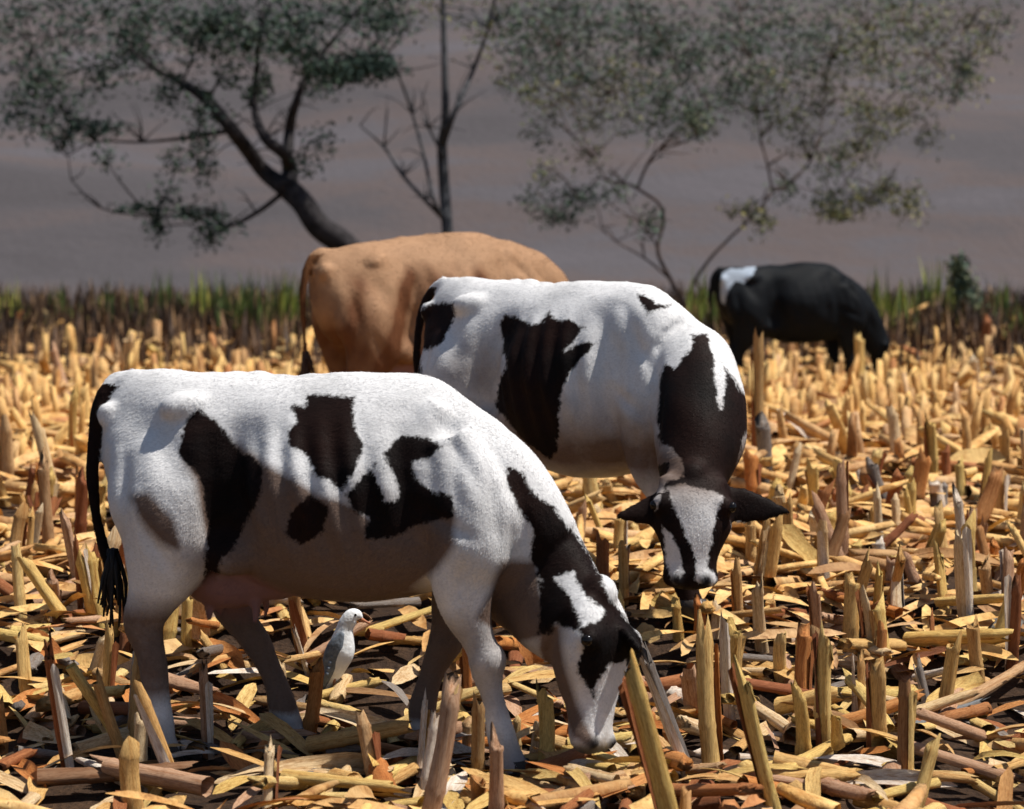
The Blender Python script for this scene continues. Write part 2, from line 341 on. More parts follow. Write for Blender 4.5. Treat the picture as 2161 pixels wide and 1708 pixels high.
def cow(name, label, loc, yaw, sc, head, neck, feet, coat, tailmat, marks, whites, dirt=None, group='cows grazing in the corn stubble',  # dirt: function for painted body shade as well as dirt
        arch=None, voxel=0.013, default_dark=False, back_noise=True, ear_len=0.21, Yplane=None, udder=True, tail_pts=None, hip=1.0, shade_dirt_polys=(), shade_dirt_k=1.3, shade_dirt_s=.05, belly=0.0, tail_w=.030):
    W = Matrix.Translation(loc) @ Matrix.Rotation(yaw, 4, 'Z') @ Matrix.Scale(sc, 4)
    Wi = Matrix.Translation(loc) @ Matrix.Rotation(yaw, 4, 'Z'); Wi = Wi.inverted()
    V, F = [], []
    ys_ = Vector((0, 1, 0)); zs_ = Vector((0, 0, 1))
    tor = np.array(TORSO)
    TT = catmull(TORSO, 3); rings = []
    for (x, zt, zb, hw) in TT:
        if arch: zt += arch(x); zb += arch(x) * 0.3
        zb += belly * math.exp(-((x - .35) / .5) ** 4)
        hgt = (zt - zb) / 2; cz = (zt + zb) / 2
        rr = []
        for i in range(28):
            a = 2 * math.pi * i / 28; ca, sa = math.cos(a), math.sin(a)
            wid = hw * (1.0 - (0.42 - .17 * math.exp(-((x + .2) / .2) ** 2)) * max(0, sa) ** 1.5 + 0.03 * min(0, sa)) if sa > 0 else hw
            yy = math.copysign(abs(ca) ** 0.86, ca) * wid
            zz = sa * hgt if sa > 0 else math.copysign(abs(sa) ** 0.9, sa) * hgt
            rr.append(Vector((x, yy, cz + zz - (0.05 * hgt if sa <= 0 else 0))))
        rings.append(rr)
    loft_into(V, F, rings)
    A = arch if arch else (lambda x: 0)
    for s in (-1, 1):
        ellipsoid_into(V, F, (-.19, s * (.145 if hip > .6 else .12), 1.31 + A(-.19)), (.12, .06, .06), Matrix.Rotation(s * -.5, 3, 'Z'))    # hooks
        ellipsoid_into(V, F, (-.53, s * .095, 1.27), (.05, .04, .055))                                      # pins
        ellipsoid_into(V, F, (.64, s * .115, 1.16 + A(.66)), (.10, .085, .22), Matrix.Rotation(.45, 3, 'Y'))              # shoulder blade
        ellipsoid_into(V, F, (.96, s * .15, .95), (.085, .07, .10))                                        # point of shoulder
        ellipsoid_into(V, F, (-.02, s * .20, .80), (.12, .09, .10))                                        # stifle / flank
    for q in range(12):
        xq = -.45 + q * .095
        ellipsoid_into(V, F, (xq, 0, 1.400 + A(xq) + (0.004 if q % 2 else 0)), (.06, .035, .035))
    ellipsoid_into(V, F, (-.50, 0, 1.385 + A(-.5)), (.09, .04, .05))                                           # tail head
    ellipsoid_into(V, F, (.88, 0, .74), (.14, .085, .09))                                              # brisket
    hooves = []
    for (fx, side, kind) in feet:
        pts = hind_leg(fx, side) if kind == 'h' else front_leg(fx, side)
        tube_into(V, F, pts, ys_, 3)
        hooves.append(Vector(pts[-1][:3]))
        if kind == 'h':                                                                               # hock point
            p = pts[5]; ellipsoid_into(V, F, (p[0] - .035, p[1], p[2] + .025), (.03, .025, .045))
    if udder:
        ellipsoid_into(V, F, (-.10, 0, .70), (.20, .16, .15)); ellipsoid_into(V, F, (.05, 0, .70), (.16, .13, .115))
        for tx in (-.16, .02):
            for ty in (-.06, .06):
                tube_into(V, F, [(tx, ty, .61, .024, .024), (tx, ty, .55, .018, .018), (tx, ty, .51, .012, .012)], ys_, 2, 8)
    # tail
    tp = tail_pts or [(-.52, 0, 1.40), (-.60, 0, 1.33), (-.635, 0, 1.15), (-.63, 0, .90), (-.62, 0, .70)]
    tube_into(V, F, [(*p, tail_w + .002 - .003 * i, tail_w - .003 * i) for i, p in enumerate(tp)], ys_, 4, 8)
    V = [W @ v for v in V]
    # neck and head: placed in the world, joined to the torso
    Vh, Fh = [], []
    P, Mz, Fn = head['poll'], head['muzzle'], head['front'].normalized()
    ax = (Mz - P); L = ax.length; ax.normalize(); Fn = (Fn - ax * Fn.dot(ax)).normalized(); lat = ax.cross(Fn).normalized()
    k = L / .50 * head.get('fat', 1.0)
    prof = [(-.05, .01, .03, .05 * head.get('pw', 1)), (.0, .035, .06, .082 * head.get('pw', 1)), (.10, .060, .10, .108), (.22, .080, .125, .118), (.33, .085, .138, .118), (.45, .078, .135, .100), (.58, .068, .112, .080),
            (.70, .058, .088, .067), (.80, .052, .075, .064), (.88, .050, .068, .070), (.95, .042, .055, .072), (.995, .026, .032, .055), (1.015, .006, .01, .02)]
    rings = []
    for (t, f_, b_, w_) in prof:
        if t > .4 and t < 1: w_ *= head.get('wide', 1.0)
        c = P + ax * (t * L); rr = []
        for i in range(20):
            a = 2 * math.pi * i / 20; ca, sa = math.cos(a), math.sin(a)
            x = math.copysign(abs(ca) ** .8, ca) * w_ * k
            if sa < 0: x *= (1 - 0.35 * abs(sa))
            y = sa * (f_ if sa > 0 else b_) * k
            rr.append(c + lat * x + Fn * y)
        rings.append(rr)
    loft_into(Vh, Fh, rings)
    for s in (-1, 1):     # brow, cheek, nostril rims
        e = P + ax * (.27 * L) + lat * (s * .095 * k) + Fn * (.045 * k)
        ellipsoid_into(Vh, Fh, e, (.036 * k,) * 3)
        e = P + ax * (.93 * L) + lat * (s * .042 * k) + Fn * (.028 * k)
        ellipsoid_into(Vh, Fh, e, (.026 * k,) * 3)
    ellipsoid_into(Vh, Fh, P + ax * (-.02 * L) + Fn * (.0), (.055 * k,) * 3)
    # ears
    eyes = []
    ears = head['ears']
    for s, tip in zip((-1, 1), ears):
        b0 = P + ax * (.09 * L) + lat * (s * .085 * k) - Fn * (.02 * k)
        d = (tip - b0); el = d.length; d.normalize()
        flat = head.get('ear_flat', Fn); flat = (flat - d * flat.dot(d)).normalized()
        sd_ = d.cross(flat)
        pr = [(0, .024, .022), (.18, .034, .020), (.42, .056, .016), (.65, .052, .014), (.85, .030, .012), (1.0, .008, .008)]
        rings = []
        for t, w_, th in pr:
            dr = -0.02 * math.sin(t * math.pi)
            rings.append(ring(b0 + d * (el * t) + Vector((0, 0, dr)), sd_, flat, w_ * k * head.get('earw', 1), th * k, 2, 14))
        loft_into(Vh, Fh, rings)
    # neck
    nk = [(*(W @ Vector(q[:3])) , q[3] * sc, q[4] * sc) if q[5] == 'l' else (q[0], q[1], q[2], q[3], q[4]) for q in neck]
    tube_into(Vh, Fh, nk, lat if head.get('neck_lat') is None else head['neck_lat'], 5, 24)
    base = len(V); V = V + Vh; F = F + [tuple(i + base for i in f) for f in Fh]
    V = [Wi @ v for v in V]
    me = remeshed(V, F, voxel, 12)
    nv = len(me.vertices); co = np.empty(nv * 3, np.float32); me.vertices.foreach_get('co', co); co = co.reshape(-1, 3).astype(float)
    no = np.empty(nv * 3, np.float32); me.vertices.foreach_get('normal', no); no = no.reshape(-1, 3)
    # hollows
    def dent(c, r, depth, dirv):
        d2 = (((co - np.array(c)) / np.array(r)) ** 2).sum(1); co[:] += np.exp(-d2)[:, None] * np.array(dirv) * depth
    for s in (-1, 1):
        dent((.04 * sc, s * .26 * sc, 1.21 * sc), (.13, .12, .11), .034 * sc * hip, (0, -s, 0))      # paralumbar hollow
        dent((-.40 * sc, s * .20 * sc, 1.26 * sc), (.10, .1, .09), .030 * sc * hip, (0, -s, 0))
        dent((.52 * sc, s * .27 * sc, 1.08 * sc), (.05, .12, .22), .022 * sc, (0, -s, 0))
        dent((.0 * sc, s * .26 * sc, .96 * sc), (.07, .14, .24), .070 * sc, (0, -s, 0))
    for (xa, za, xb, zb_, wd, dp) in ((.95, 1.02, .70, 1.34, .035, .016), (.60, 1.30, .68, .84, .045, .028), (-.42, 1.16, -.40, .82, .04, .020), (-.10, 1.20, -.07, .86, .04, .022), (.70, .98, .90, .88, .03, .016),
                                      (.02, 1.02, .16, .74, .04, .022), (-.30, 1.22, -.16, 1.02, .05, .018), (.93, 1.16, 1.00, .80, .03, .014), (1.03, 1.04, 1.09, .74, .03, .014), (.80, 1.22, .84, .96, .03, .010), (-.34, .92, -.22, .74, .035, .016), (.86, .80, .80, .62, .025, .012)):
        ex_, ez_ = (xb - xa) * sc, (zb_ - za) * sc; q0 = co[:, 0] - xa * sc; q1 = co[:, 2] - za * sc
        t_ = np.clip((q0 * ex_ + q1 * ez_) / (ex_ ** 2 + ez_ ** 2), 0, 1); dd = np.hypot(q0 - t_ * ex_, q1 - t_ * ez_)
        co -= no * (np.exp(-(dd / wd) ** 2) * dp * np.sin(np.clip(t_ * .8 + .1, 0, 1) * math.pi) * np.clip((np.abs(co[:, 1]) - .04) / .06, 0, 1))[:, None]
    ribm = np.exp(-((co[:, 0] / sc - .30) / .26) ** 4) * np.exp(-((co[:, 2] / sc - 1.02) / .24) ** 4) * np.clip((np.abs(co[:, 1]) - .12) / .1, 0, 1)
    co += no * (ribm * head.get('ribs', .008) * np.sin((co[:, 0] + .25 * co[:, 2]) / sc * 62))[:, None]
    nz = 0.006 * np.sin(co[:, 0] * 17 + 2 * np.sin(co[:, 2] * 7)) * np.sin(co[:, 2] * 12 + co[:, 1] * 9)
    co += no * nz[:, None]
    me.vertices.foreach_set('co', co.astype(np.float32).ravel()); me.update()
    me.vertices.foreach_get('normal', no.reshape(-1)) if False else None
    # coat markings, drawn on a plane that stands beside the cow and carried onto the hair by position
    Wb = Wi.inverted(); wco = co @ np.array(Wb.to_3x3()).T + np.array(Wb.translation)
    wno = no @ np.array(Wb.to_3x3()).T
    vd = np.array([loc[0], loc[1], loc[2] + 1 - CAM_H]); vd = vd / np.linalg.norm(vd)
    yp = Yplane or loc[1]
    def plane(poly):
        out = []
        for (px, py) in poly:
            out.append(at(px, py, yp))
        return np.array(out)
    ux = np.array([1, 0, 0.]) - vd * vd[0]; ux /= np.linalg.norm(ux); uz = np.cross(ux, vd)
    P2 = np.stack([wco @ ux, wco @ uz], 1)
    # compensate for the nearer head and chest being larger in view
    P2x = wco[:, 0] / wco[:, 1] * yp; P2z = (wco[:, 2] - CAM_H) / wco[:, 1] * yp + CAM_H
    P2 = np.stack([P2x, P2z], 1)
    mark = np.full(nv, -1.0)
    for poly in marks: q = plane(poly); mark = np.maximum(mark, poly_sd(P2, q[:, [0, 2]]))
    for poly in whites: q = plane(poly); mark = np.minimum(mark, -poly_sd(P2, q[:, [0, 2]]))
    if default_dark and not marks:
        mark = np.full(nv, 1.0)
        for poly in whites: q = plane(poly); mark = np.minimum(mark, -poly_sd(P2, q[:, [0, 2]]))
    if back_noise:
        hid = np.where((wno @ vd) > 0.05)[0]
        b_ = co[hid]; mark_h = 0.12 * (np.sin(b_[:, 0] * 5.3 + 1.1) * np.sin(b_[:, 2] * 6.1 + .4) - .1)
        mark[hid] = mark_h
    horny = np.zeros(nv); skin = np.zeros(nv)
    hd = wco - np.array(P); th = hd @ np.array(ax) / L
    nearaxis = np.linalg.norm(hd - np.outer(hd @ np.array(ax), np.array(ax)), axis=1) < .2 * k
    for s in (-1, 1):
        c = np.array(P + ax * (.945 * L) + lat * (s * .045 * k) + Fn * (.04 * k))
        horny = np.maximum(horny, np.clip(1.6 - np.linalg.norm(wco - c, axis=1) / (.019 * k), 0, 1))
    if head.get('dark_muzzle', True):
        horny = np.maximum(horny, np.where(nearaxis, sstep(.93, .98, th), 0) * .8)
    if default_dark or head.get('dark_head'):
        dh = np.where(nearaxis & (th > -.15) & (th < 1.2) & ((hd @ np.array(Fn)) < -.02 * k), 1, 0)
        mark = np.where(dh > 0, np.maximum(mark, .03), mark)
    for tip in ears:  # ears stay dark
        b0 = np.array(P + ax * (.09 * L)); d = np.array(tip) - b0; el = np.linalg.norm(d); d /= el
        t = (wco - b0) @ d; rr = np.linalg.norm((wco - b0) - np.outer(t, d), axis=1)
        if coat is not M['brown_coat']: mark = np.where((t > .11 * k) & (t < el * 1.1) & (rr < .09), .05, mark)
    if udder:
        c = np.array([-.05 * sc, 0, .62 * sc]); q = ((co - c) / np.array([.27, .18, .14])) ; skin = np.clip((1.5 - np.linalg.norm(q, axis=1) * 1.1) * 2, 0, 1) * np.clip((.74 * sc - co[:, 2]) / .04, 0, 1)
    tc = np.array(catmull(tp, 8)) * sc; tdist = np.min(np.linalg.norm(co[:, None, :] - tc[None, :, :], axis=2), axis=1) if nv < 400000 else np.ones(nv)
    tl = np.where(co[:, 2] < 1.385 * sc, (tail_w + .012) * sc - tdist, -1)
    mark = np.maximum(mark, tl) if head.get('dark_tail', True) else mark
    dz = np.clip((1.02 * sc - co[:, 2]) / (.30 * sc), 0, 1) * np.clip((co[:, 2] - .50) / .15, 0, 1) if dirt is None else dirt(co / sc)  # lower body toned tan: painted shade along with dirt
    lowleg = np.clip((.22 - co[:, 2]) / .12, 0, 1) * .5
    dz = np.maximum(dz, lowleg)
    for poly in shade_dirt_polys: q = plane(poly); dz = np.maximum(dz, shade_dirt_k * sstep(-shade_dirt_s, shade_dirt_s, np.where((wno @ vd) < .1, poly_sd(P2, q[:, [0, 2]]), -1)))
    for nm, arr in (('mark', mark), ('horny', horny), ('skin', skin), ('dirt', dz)):  # dirt holds painted body shade too
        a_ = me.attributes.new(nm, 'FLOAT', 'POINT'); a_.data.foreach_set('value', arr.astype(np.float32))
    me.name = 'body'
    nh = head.get('hair', 60000)
    if nh:
        no2 = np.empty(nv * 3, np.float32); me.vertices.foreach_get('normal', no2); no2 = no2.reshape(-1, 3)
        ps = me.polygons; fv = np.empty(len(ps) * 4, np.int32)
        if sum(len(p.vertices) for p in ps) == len(ps) * 4:
            ps.foreach_get('vertices', fv); fv = fv.reshape(-1, 4)
            pick = fv[rng.integers(0, len(fv), nh)]; wgt = rng.dirichlet((1, 1, 1, 1), nh)
            P0 = (co[pick] * wgt[:, :, None]).sum(1); N0 = (no2[pick] * wgt[:, :, None]).sum(1); N0 /= np.linalg.norm(N0, axis=1)[:, None] + 1e-9
            flow = np.array([-.55, 0, -.8]) + rng.normal(0, .35, (nh, 3)); flow -= N0 * (flow * N0).sum(1)[:, None]; flow /= np.linalg.norm(flow, axis=1)[:, None] + 1e-9
            D = flow + N0 * rng.uniform(.06, .24, nh)[:, None]; Lh = rng.uniform(.008, .016, nh)[:, None] * head.get('hair_len', 1)
            S = np.cross(D, N0); S /= np.linalg.norm(S, axis=1)[:, None] + 1e-9; wv = head.get('hair_w', .0011)
            HV = np.stack([P0 - S * wv, P0 + S * wv, P0 + D * Lh], 1).reshape(-1, 3)
            hm = bpy.data.meshes.new('coat_hair'); hm.vertices.add(nh * 3); hm.vertices.foreach_set('co', HV.astype(np.float32).ravel())
            hm.loops.add(nh * 3); hm.loops.foreach_set('vertex_index', np.arange(nh * 3, dtype=np.int32)); hm.polygons.add(nh)
            hm.polygons.foreach_set('loop_start', np.arange(0, nh * 3, 3, dtype=np.int32)); hm.update(calc_edges=True)
            for nm, arr in (('mark', mark), ('horny', horny), ('skin', skin), ('dirt', dz)):  # dirt holds painted body shade too
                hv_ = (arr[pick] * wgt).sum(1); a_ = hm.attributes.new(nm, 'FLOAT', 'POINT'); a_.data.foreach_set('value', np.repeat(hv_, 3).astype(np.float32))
        else: nh = 0
    root = empty(name, loc, yaw); tag(root, label, 'cow', group)
    link('body', me, coat, root)
    if nh: tag(link('coat_hair', hm, coat, root), kind='stuff')
    # eyes
    for s in (-1, 1):
        e = Wi @ (P + ax * (.285 * L) + lat * (s * .117 * k) + Fn * (.054 * k))
        v, f = [], []; ellipsoid_into(v, f, e, (.017 * k,) * 3); link('eye', mesh_from('eye', v, f), M['eye'], root)
    # hooves, cloven
    for h in hooves:
        v, f = [], []; 
        for s in (-1, 1):
            rr = []
            for (z, r1, r2, dx) in ((.075, .050, .026, -.012), (.045, .058, .029, .0), (.0, .068, .031, .012), (-.012, .062, .027, .014)):
                rr.append(ring(Vector((h.x * sc + dx, h.y * sc + s * .024, z)), Vector((1, 0, 0)), Vector((0, 1, 0)), r1 * sc, r2 * sc, 2.3, 12))
            loft_into(v, f, rr)
        link('hoof', mesh_from('hoof', v, f), M['hoof'], root)
    # tail switch: tapering locks
    V2, F2 = [], []
    e = Vector(tp[-1]) * sc
    for q in range(24):
        a = random.uniform(0, 6.28); r_ = random.uniform(0, .020); l_ = random.uniform(.12, .27) * sc
        p0 = e + Vector((r_ * math.cos(a), r_ * math.sin(a), .10)); p1 = p0 + Vector((random.uniform(-.03, .03), random.uniform(-.03, .03), -l_ * .6)); p2 = p1 + Vector((random.uniform(-.02, .03), random.uniform(-.03, .03), -l_ * .55))
        tube_into(V2, F2, [(*p0, .008, .008), (*p1, .008, .008), (*p2, .002, .002)], Vector((1, .2, 0)), 2, 5)
    link('tail_switch', mesh_from('tail_switch', V2, F2), tailmat, root)
    return root

def z1(zx, zy): return (172.9 + zx * .56, 743.4 + zy * .56)
def z2(zx, zy): return (821.2 + zx * .4303, 535.9 + zy * .4303)
def z4(zx, zy): return (1426 + zx * .34, 501.4 + zy * .34)
def T(f, pts): return [f(*p) for p in pts]

# cow 1: nearest, seen from its right side, head down at the right
c1m = [T(z1, [(360, 380), (395, 240), (440, 215), (520, 265), (600, 370), (690, 430), (680, 520), (620, 640), (560, 760), (500, 800), (470, 640), (455, 520), (420, 440)]),
       T(z1, [(780, 600), (860, 540), (930, 580), (910, 680), (820, 715), (770, 680)]),
       T(z1, [(790, 205), (850, 205), (850, 160), (1030, 170), (1035, 300), (1060, 350), (1040, 420), (1000, 480), (980, 525), (930, 480), (880, 460), (850, 400), (790, 350), (780, 300), (815, 260)]),
       T(z1, [(1140, 370), (1200, 320), (1300, 320), (1365, 350), (1310, 400), (1240, 400), (1250, 460), (1330, 530), (1395, 540), (1395, 620), (1250, 650), (1160, 705), (1060, 710), (1080, 625), (1020, 600), (1000, 540), (1060, 470), (1100, 420)]),
       T(z1, [(1600, 430), (1640, 440), (1700, 530), (1780, 580), (1870, 700), (1990, 930), (2050, 1000), (2130, 1100), (2120, 1180), (2010, 1180), (1995, 1170), (1965, 1240), (1930, 1310), (1870, 1200), (1890, 1100), (1870, 1050), (1750, 1010), (1720, 900), (1735, 860), (1690, 770), (1700, 670), (1640, 580), (1600, 500)])]
c1m.append(T(z1, [(430, 420), (530, 560), (545, 740), (505, 880), (450, 900), (470, 760), (475, 600)]))
c1m.append(T(z1, [(1715, 830), (1760, 900), (1790, 1010), (1770, 1060), (1720, 1060)]))
c1d = [T(z1, [(590, 360), (700, 440), (820, 510), (900, 560), (960, 570), (1030, 600), (1080, 640), (1060, 700), (1160, 700), (1250, 640), (1390, 600), (1390, 720), (1330, 800), (1200, 900), (1050, 960), (850, 960), (720, 900), (600, 800), (480, 720), (440, 480), (400, 400), (480, 330)]),  # brown-grey belly and flank coat, its shade painted in too
       T(z1, [(200, 550), (245, 545), (335, 640), (360, 735), (300, 700), (230, 620)]),  # shade of the thigh crease, painted on
       T(z1, [(1740, 1040), (1790, 1040), (1800, 1150), (1850, 1330), (1930, 1480), (1860, 1440), (1770, 1230), (1735, 1120)]),  # shaded jaw side of the face, painted on
       T(z1, [(1590, 800), (1700, 800), (1730, 960), (1740, 1060), (1640, 1080), (1500, 1000), (1560, 900)])]  # shade under the throat, painted on
c1w = [T(z1, [(1130, 380), (1160, 430), (1195, 500), (1195, 550), (1145, 560), (1130, 500), (1100, 440)]),
       T(z1, [(1780, 850), (1850, 830), (1900, 920), (1975, 975), (1960, 1010), (1890, 1030), (1850, 940)]),
       T(z1, [(1985, 1180), (2060, 1160), (2010, 1300), (1970, 1460), (1930, 1460), (1935, 1270)])]
Y1 = 8.85; p = at(543, 1600, Y1); loc1 = Vector((p.x, Y1, 0.0)); yaw1 = R(-12)
P1, Mz1 = at(1262, 1262, 8.42), at(1245, 1585, 8.32)
def shade_dirt1(c):  # belly and leg shade painted into the coat along with dirt
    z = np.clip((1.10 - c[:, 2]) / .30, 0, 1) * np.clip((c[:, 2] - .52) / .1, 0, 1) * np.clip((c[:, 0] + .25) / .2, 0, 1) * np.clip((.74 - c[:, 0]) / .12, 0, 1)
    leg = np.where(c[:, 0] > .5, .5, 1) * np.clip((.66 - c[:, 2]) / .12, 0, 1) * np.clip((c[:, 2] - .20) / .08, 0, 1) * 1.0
    far = np.where((c[:, 1] > .06) & (c[:, 2] < .72), 2.0, 0) * np.clip((c[:, 2] - .1) / .1, 0, 1)  # shade on the far legs, painted as a darker coat
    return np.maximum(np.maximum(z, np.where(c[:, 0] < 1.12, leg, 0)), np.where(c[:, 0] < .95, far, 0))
cow('cow', 'nearest cow, white with dark patches and pink udder, side on, head down at right', loc1, yaw1, 1.0,
    dict(poll=P1, muzzle=Mz1, front=Vector((.80, -.60, 0.1)), ears=(at(1352, 1372, 8.25), at(1225, 1300, 8.80)), fat=1.2, hair=200000, neck_lat=Vector((.45, .9, 0)), dark_muzzle=True, dark_head=False),
    [(.50, 0, 1.10, .30, .20, 'l'), (.74, 0, 1.05, .29, .19, 'l'), (.88, 0, .93, .28, .18, 'l'), (.98, .0, .80, .27, .155, 'l'), (1.07, -.0, .70, .235, .135, 'l'), (*(P1 * .78 + Mz1 * .22 + Vector((-.07, .03, .0))), .165, .115, 'w')],
    [(-.30, -1, 'h'), (.08, 1, 'h'), (.98, -1, 'f'), (.57, 1, 'f')], M['holstein'], M['tail_hair_dark'], c1m, c1w, shade_dirt1, voxel=.0115, tail_w=.031, shade_dirt_polys=c1d, shade_dirt_k=2.0,
    tail_pts=[(-.46, 0, 1.41), (-.565, -.03, 1.36), (-.605, -.06, 1.18), (-.595, -.09, .96), (-.555, -.11, .80), (-.51, -.13, .68)])

# cow 2: behind it, seen from the front quarter, blazed face to the viewer
c2m = [T(z2, [(200, 240), (310, 235), (335, 300), (300, 370), (250, 440), (165, 480), (160, 600), (60, 560), (90, 400), (130, 290)]),
       T(z2, [(560, 290), (620, 310), (700, 350), (740, 340), (790, 285), (830, 330), (880, 310), (960, 360), (910, 420), (860, 480), (960, 420), (1020, 440), (950, 510), (880, 590), (840, 700), (830, 950), (790, 1010), (740, 980), (600, 850), (525, 750), (530, 650), (570, 560), (560, 450), (545, 350)]),
       T(z2, [(1210, 195), (1290, 215), (1310, 240), (1390, 250), (1300, 285), (1260, 300), (1240, 250)]),
       T(z2, [(1490, 395), (1560, 395), (1590, 480), (1600, 600), (1620, 760), (1640, 560), (1700, 640), (1800, 760), (1740, 900), (1700, 1100), (1690, 1300), (1650, 1700), (1300, 1700), (1290, 1300), (1360, 1100), (1450, 1080), (1400, 980), (1330, 950), (1320, 800), (1330, 700), (1320, 620), (1350, 540), (1400, 565), (1440, 520), (1480, 470)])]
c2w = [T(z2, [(1560, 375), (1605, 400), (1655, 560), (1642, 770), (1612, 770), (1600, 600), (1580, 470)]), T(z2, [(1290, 930), (1380, 950), (1440, 1010), (1455, 1090), (1350, 1115), (1280, 1000)]),
       T(z2, [(1365, 1150), (1430, 1125), (1600, 1165), (1640, 1190), (1610, 1270), (1590, 1380), (1572, 1480), (1562, 1530), (1605, 1590), (1590, 1625), (1510, 1610), (1500, 1520), (1480, 1420), (1440, 1330), (1400, 1250)]),
       T(z2, [(1335, 1325), (1380, 1370), (1425, 1450), (1445, 1560), (1400, 1610), (1355, 1500)])]
Y2 = 11.2; loc2 = Vector((.07, Y2, .25)); yaw2 = R(-40)
P2_, Mz2 = at(1462, 1008, 9.98), at(1458, 1242, 9.85)
cow('cow', 'black and white cow facing the viewer with white blazed black face and ears held out', loc2, yaw2, 1.0,
    dict(poll=P2_, muzzle=Mz2, front=Vector((-.02, -1, .1)), ears=(at(1300, 1090, 9.95), at(1672, 1080, 9.95)), fat=1.45, wide=1.28, pw=1.35, earw=1.12, dark_muzzle=False, hair=110000, hair_w=.0013, neck_lat=Vector((1, .1, 0)), dark_head=True),
    [(.45, 0, 1.12, .31, .22, 'l'), (.70, 0, 1.09, .335, .23, 'l'), (.86, 0, 1.01, .30, .215, 'l'), (*(at(1464, 815, 10.5)), .25, .20, 'w'), (*(at(1476, 915, 10.25)), .20, .20, 'w'), (*(P2_ * .78 + Mz2 * .22 + Vector((0, .06, .0))), .12, .115, 'w')],
    [(-.36, -1, 'h'), (-.22, 1, 'h'), (1.04, -1, 'f'), (.84, 1, 'f')], M['holstein'], M['tail_hair_dark'], c2m, c2w, None, voxel=.013, belly=-.055, shade_dirt_k=.62, shade_dirt_s=.11, shade_dirt_polys=[T(z2, [(310, 500), (480, 410), (545, 370), (560, 560), (530, 750), (400, 700), (200, 620)]), T(z2, [(840, 900), (980, 780), (1110, 700), (1150, 1050), (900, 1130), (760, 1010)])],  # polygons paint rear flank and belly shade in tan
    tail_pts=[(-.50, 0, 1.42), (-.60, .0, 1.36), (-.645, -.03, 1.20), (-.64, -.06, .95), (-.62, -.06, .72)])

def fold_shade3(c):  # shaded folds and lower flank painted into the brown coat
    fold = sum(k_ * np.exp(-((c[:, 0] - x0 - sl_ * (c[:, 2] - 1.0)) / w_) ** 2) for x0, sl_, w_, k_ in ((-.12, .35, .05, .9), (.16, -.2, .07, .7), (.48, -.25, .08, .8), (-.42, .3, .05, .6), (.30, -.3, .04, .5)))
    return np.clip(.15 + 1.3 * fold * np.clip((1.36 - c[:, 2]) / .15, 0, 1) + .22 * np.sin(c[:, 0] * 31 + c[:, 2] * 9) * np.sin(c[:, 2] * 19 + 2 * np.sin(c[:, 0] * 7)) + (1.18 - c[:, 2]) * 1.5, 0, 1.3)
# cow 3: brown, behind, seen from the rear quarter
Y3 = 15.3; loc3 = Vector((-.72, Y3, .27)); yaw3 = R(30); W3 = Matrix.Translation(loc3) @ Matrix.Rotation(yaw3, 4, 'Z')
P3, Mz3 = W3 @ Vector((1.45, 0, .62)), W3 @ Vector((1.62, 0, .14))
cow('cow', 'brown cow seen from behind and side, back above the white cows', loc3, yaw3, 1.04,
    dict(poll=P3, muzzle=Mz3, front=Vector((.8, .3, .3)), ears=(P3 + Vector((.1, -.22, 0)), P3 + Vector((-.1, .22, 0))), hair=60000, hair_w=.002, hair_len=1.5, neck_lat=Vector((-.5, .86, 0))),
    [(.50, 0, 1.15, .31, .20, 'l'), (.80, 0, 1.14, .29, .19, 'l'), (1.02, 0, 1.02, .25, .16, 'l'), (1.2, .0, .76, .18, .12, 'l'), (*(P3 * .8 + Mz3 * .2), .12, .10, 'w')],
    [(-.34, -1, 'h'), (-.16, 1, 'h'), (.84, -1, 'f'), (.70, 1, 'f')], M['brown_coat'], M['tail_hair_brown'], [], [], fold_shade3, voxel=.018, back_noise=False, hip=.4,
    arch=lambda x: .065 * math.exp(-((x - .34) / .46) ** 2) - .03 * math.exp(-((x + .40) / .12) ** 2))

# cow 4: black, far at the right
Y4 = 25.0; loc4 = Vector((2.66, Y4, -.10)); yaw4 = R(12); W4 = Matrix.Translation(loc4) @ Matrix.Rotation(yaw4, 4, 'Z')
P4, Mz4 = W4 @ Vector((1.22, 0, .60)), W4 @ Vector((1.26, -.05, .12))
cow('cow', 'black cow with white patch on its rump grazing farthest off at right', loc4, yaw4, 1.0,
    dict(poll=P4, muzzle=Mz4, front=Vector((.8, -.4, .2)), ears=(P4 + Vector((.06, -.24, 0)), P4 + Vector((-.1, .22, 0))), ribs=.001, neck_lat=Vector((-.2, .97, 0)), dark_head=True),
    [(.50, 0, 1.10, .30, .20, 'l'), (.76, 0, 1.04, .28, .18, 'l'), (.92, 0, .94, .24, .15, 'l'), (1.06, .0, .80, .19, .12, 'l'), (*(P4 * .8 + Mz4 * .2), .12, .10, 'w')],
    [(-.34, -1, 'h'), (-.20, 1, 'h'), (.84, -1, 'f'), (.72, 1, 'f')], M['black_coat'], M['tail_hair_dark'], [],
    [T(z4, [(285, 225), (330, 195), (500, 180), (480, 230), (420, 280), (370, 270), (325, 330), (300, 420), (280, 400), (275, 300)])], lambda c: c[:, 0] * 0,
    voxel=.02, default_dark=True, back_noise=False, udder=False, arch=lambda x: .045 * math.exp(-((x - .35) / .4) ** 2) - .03)

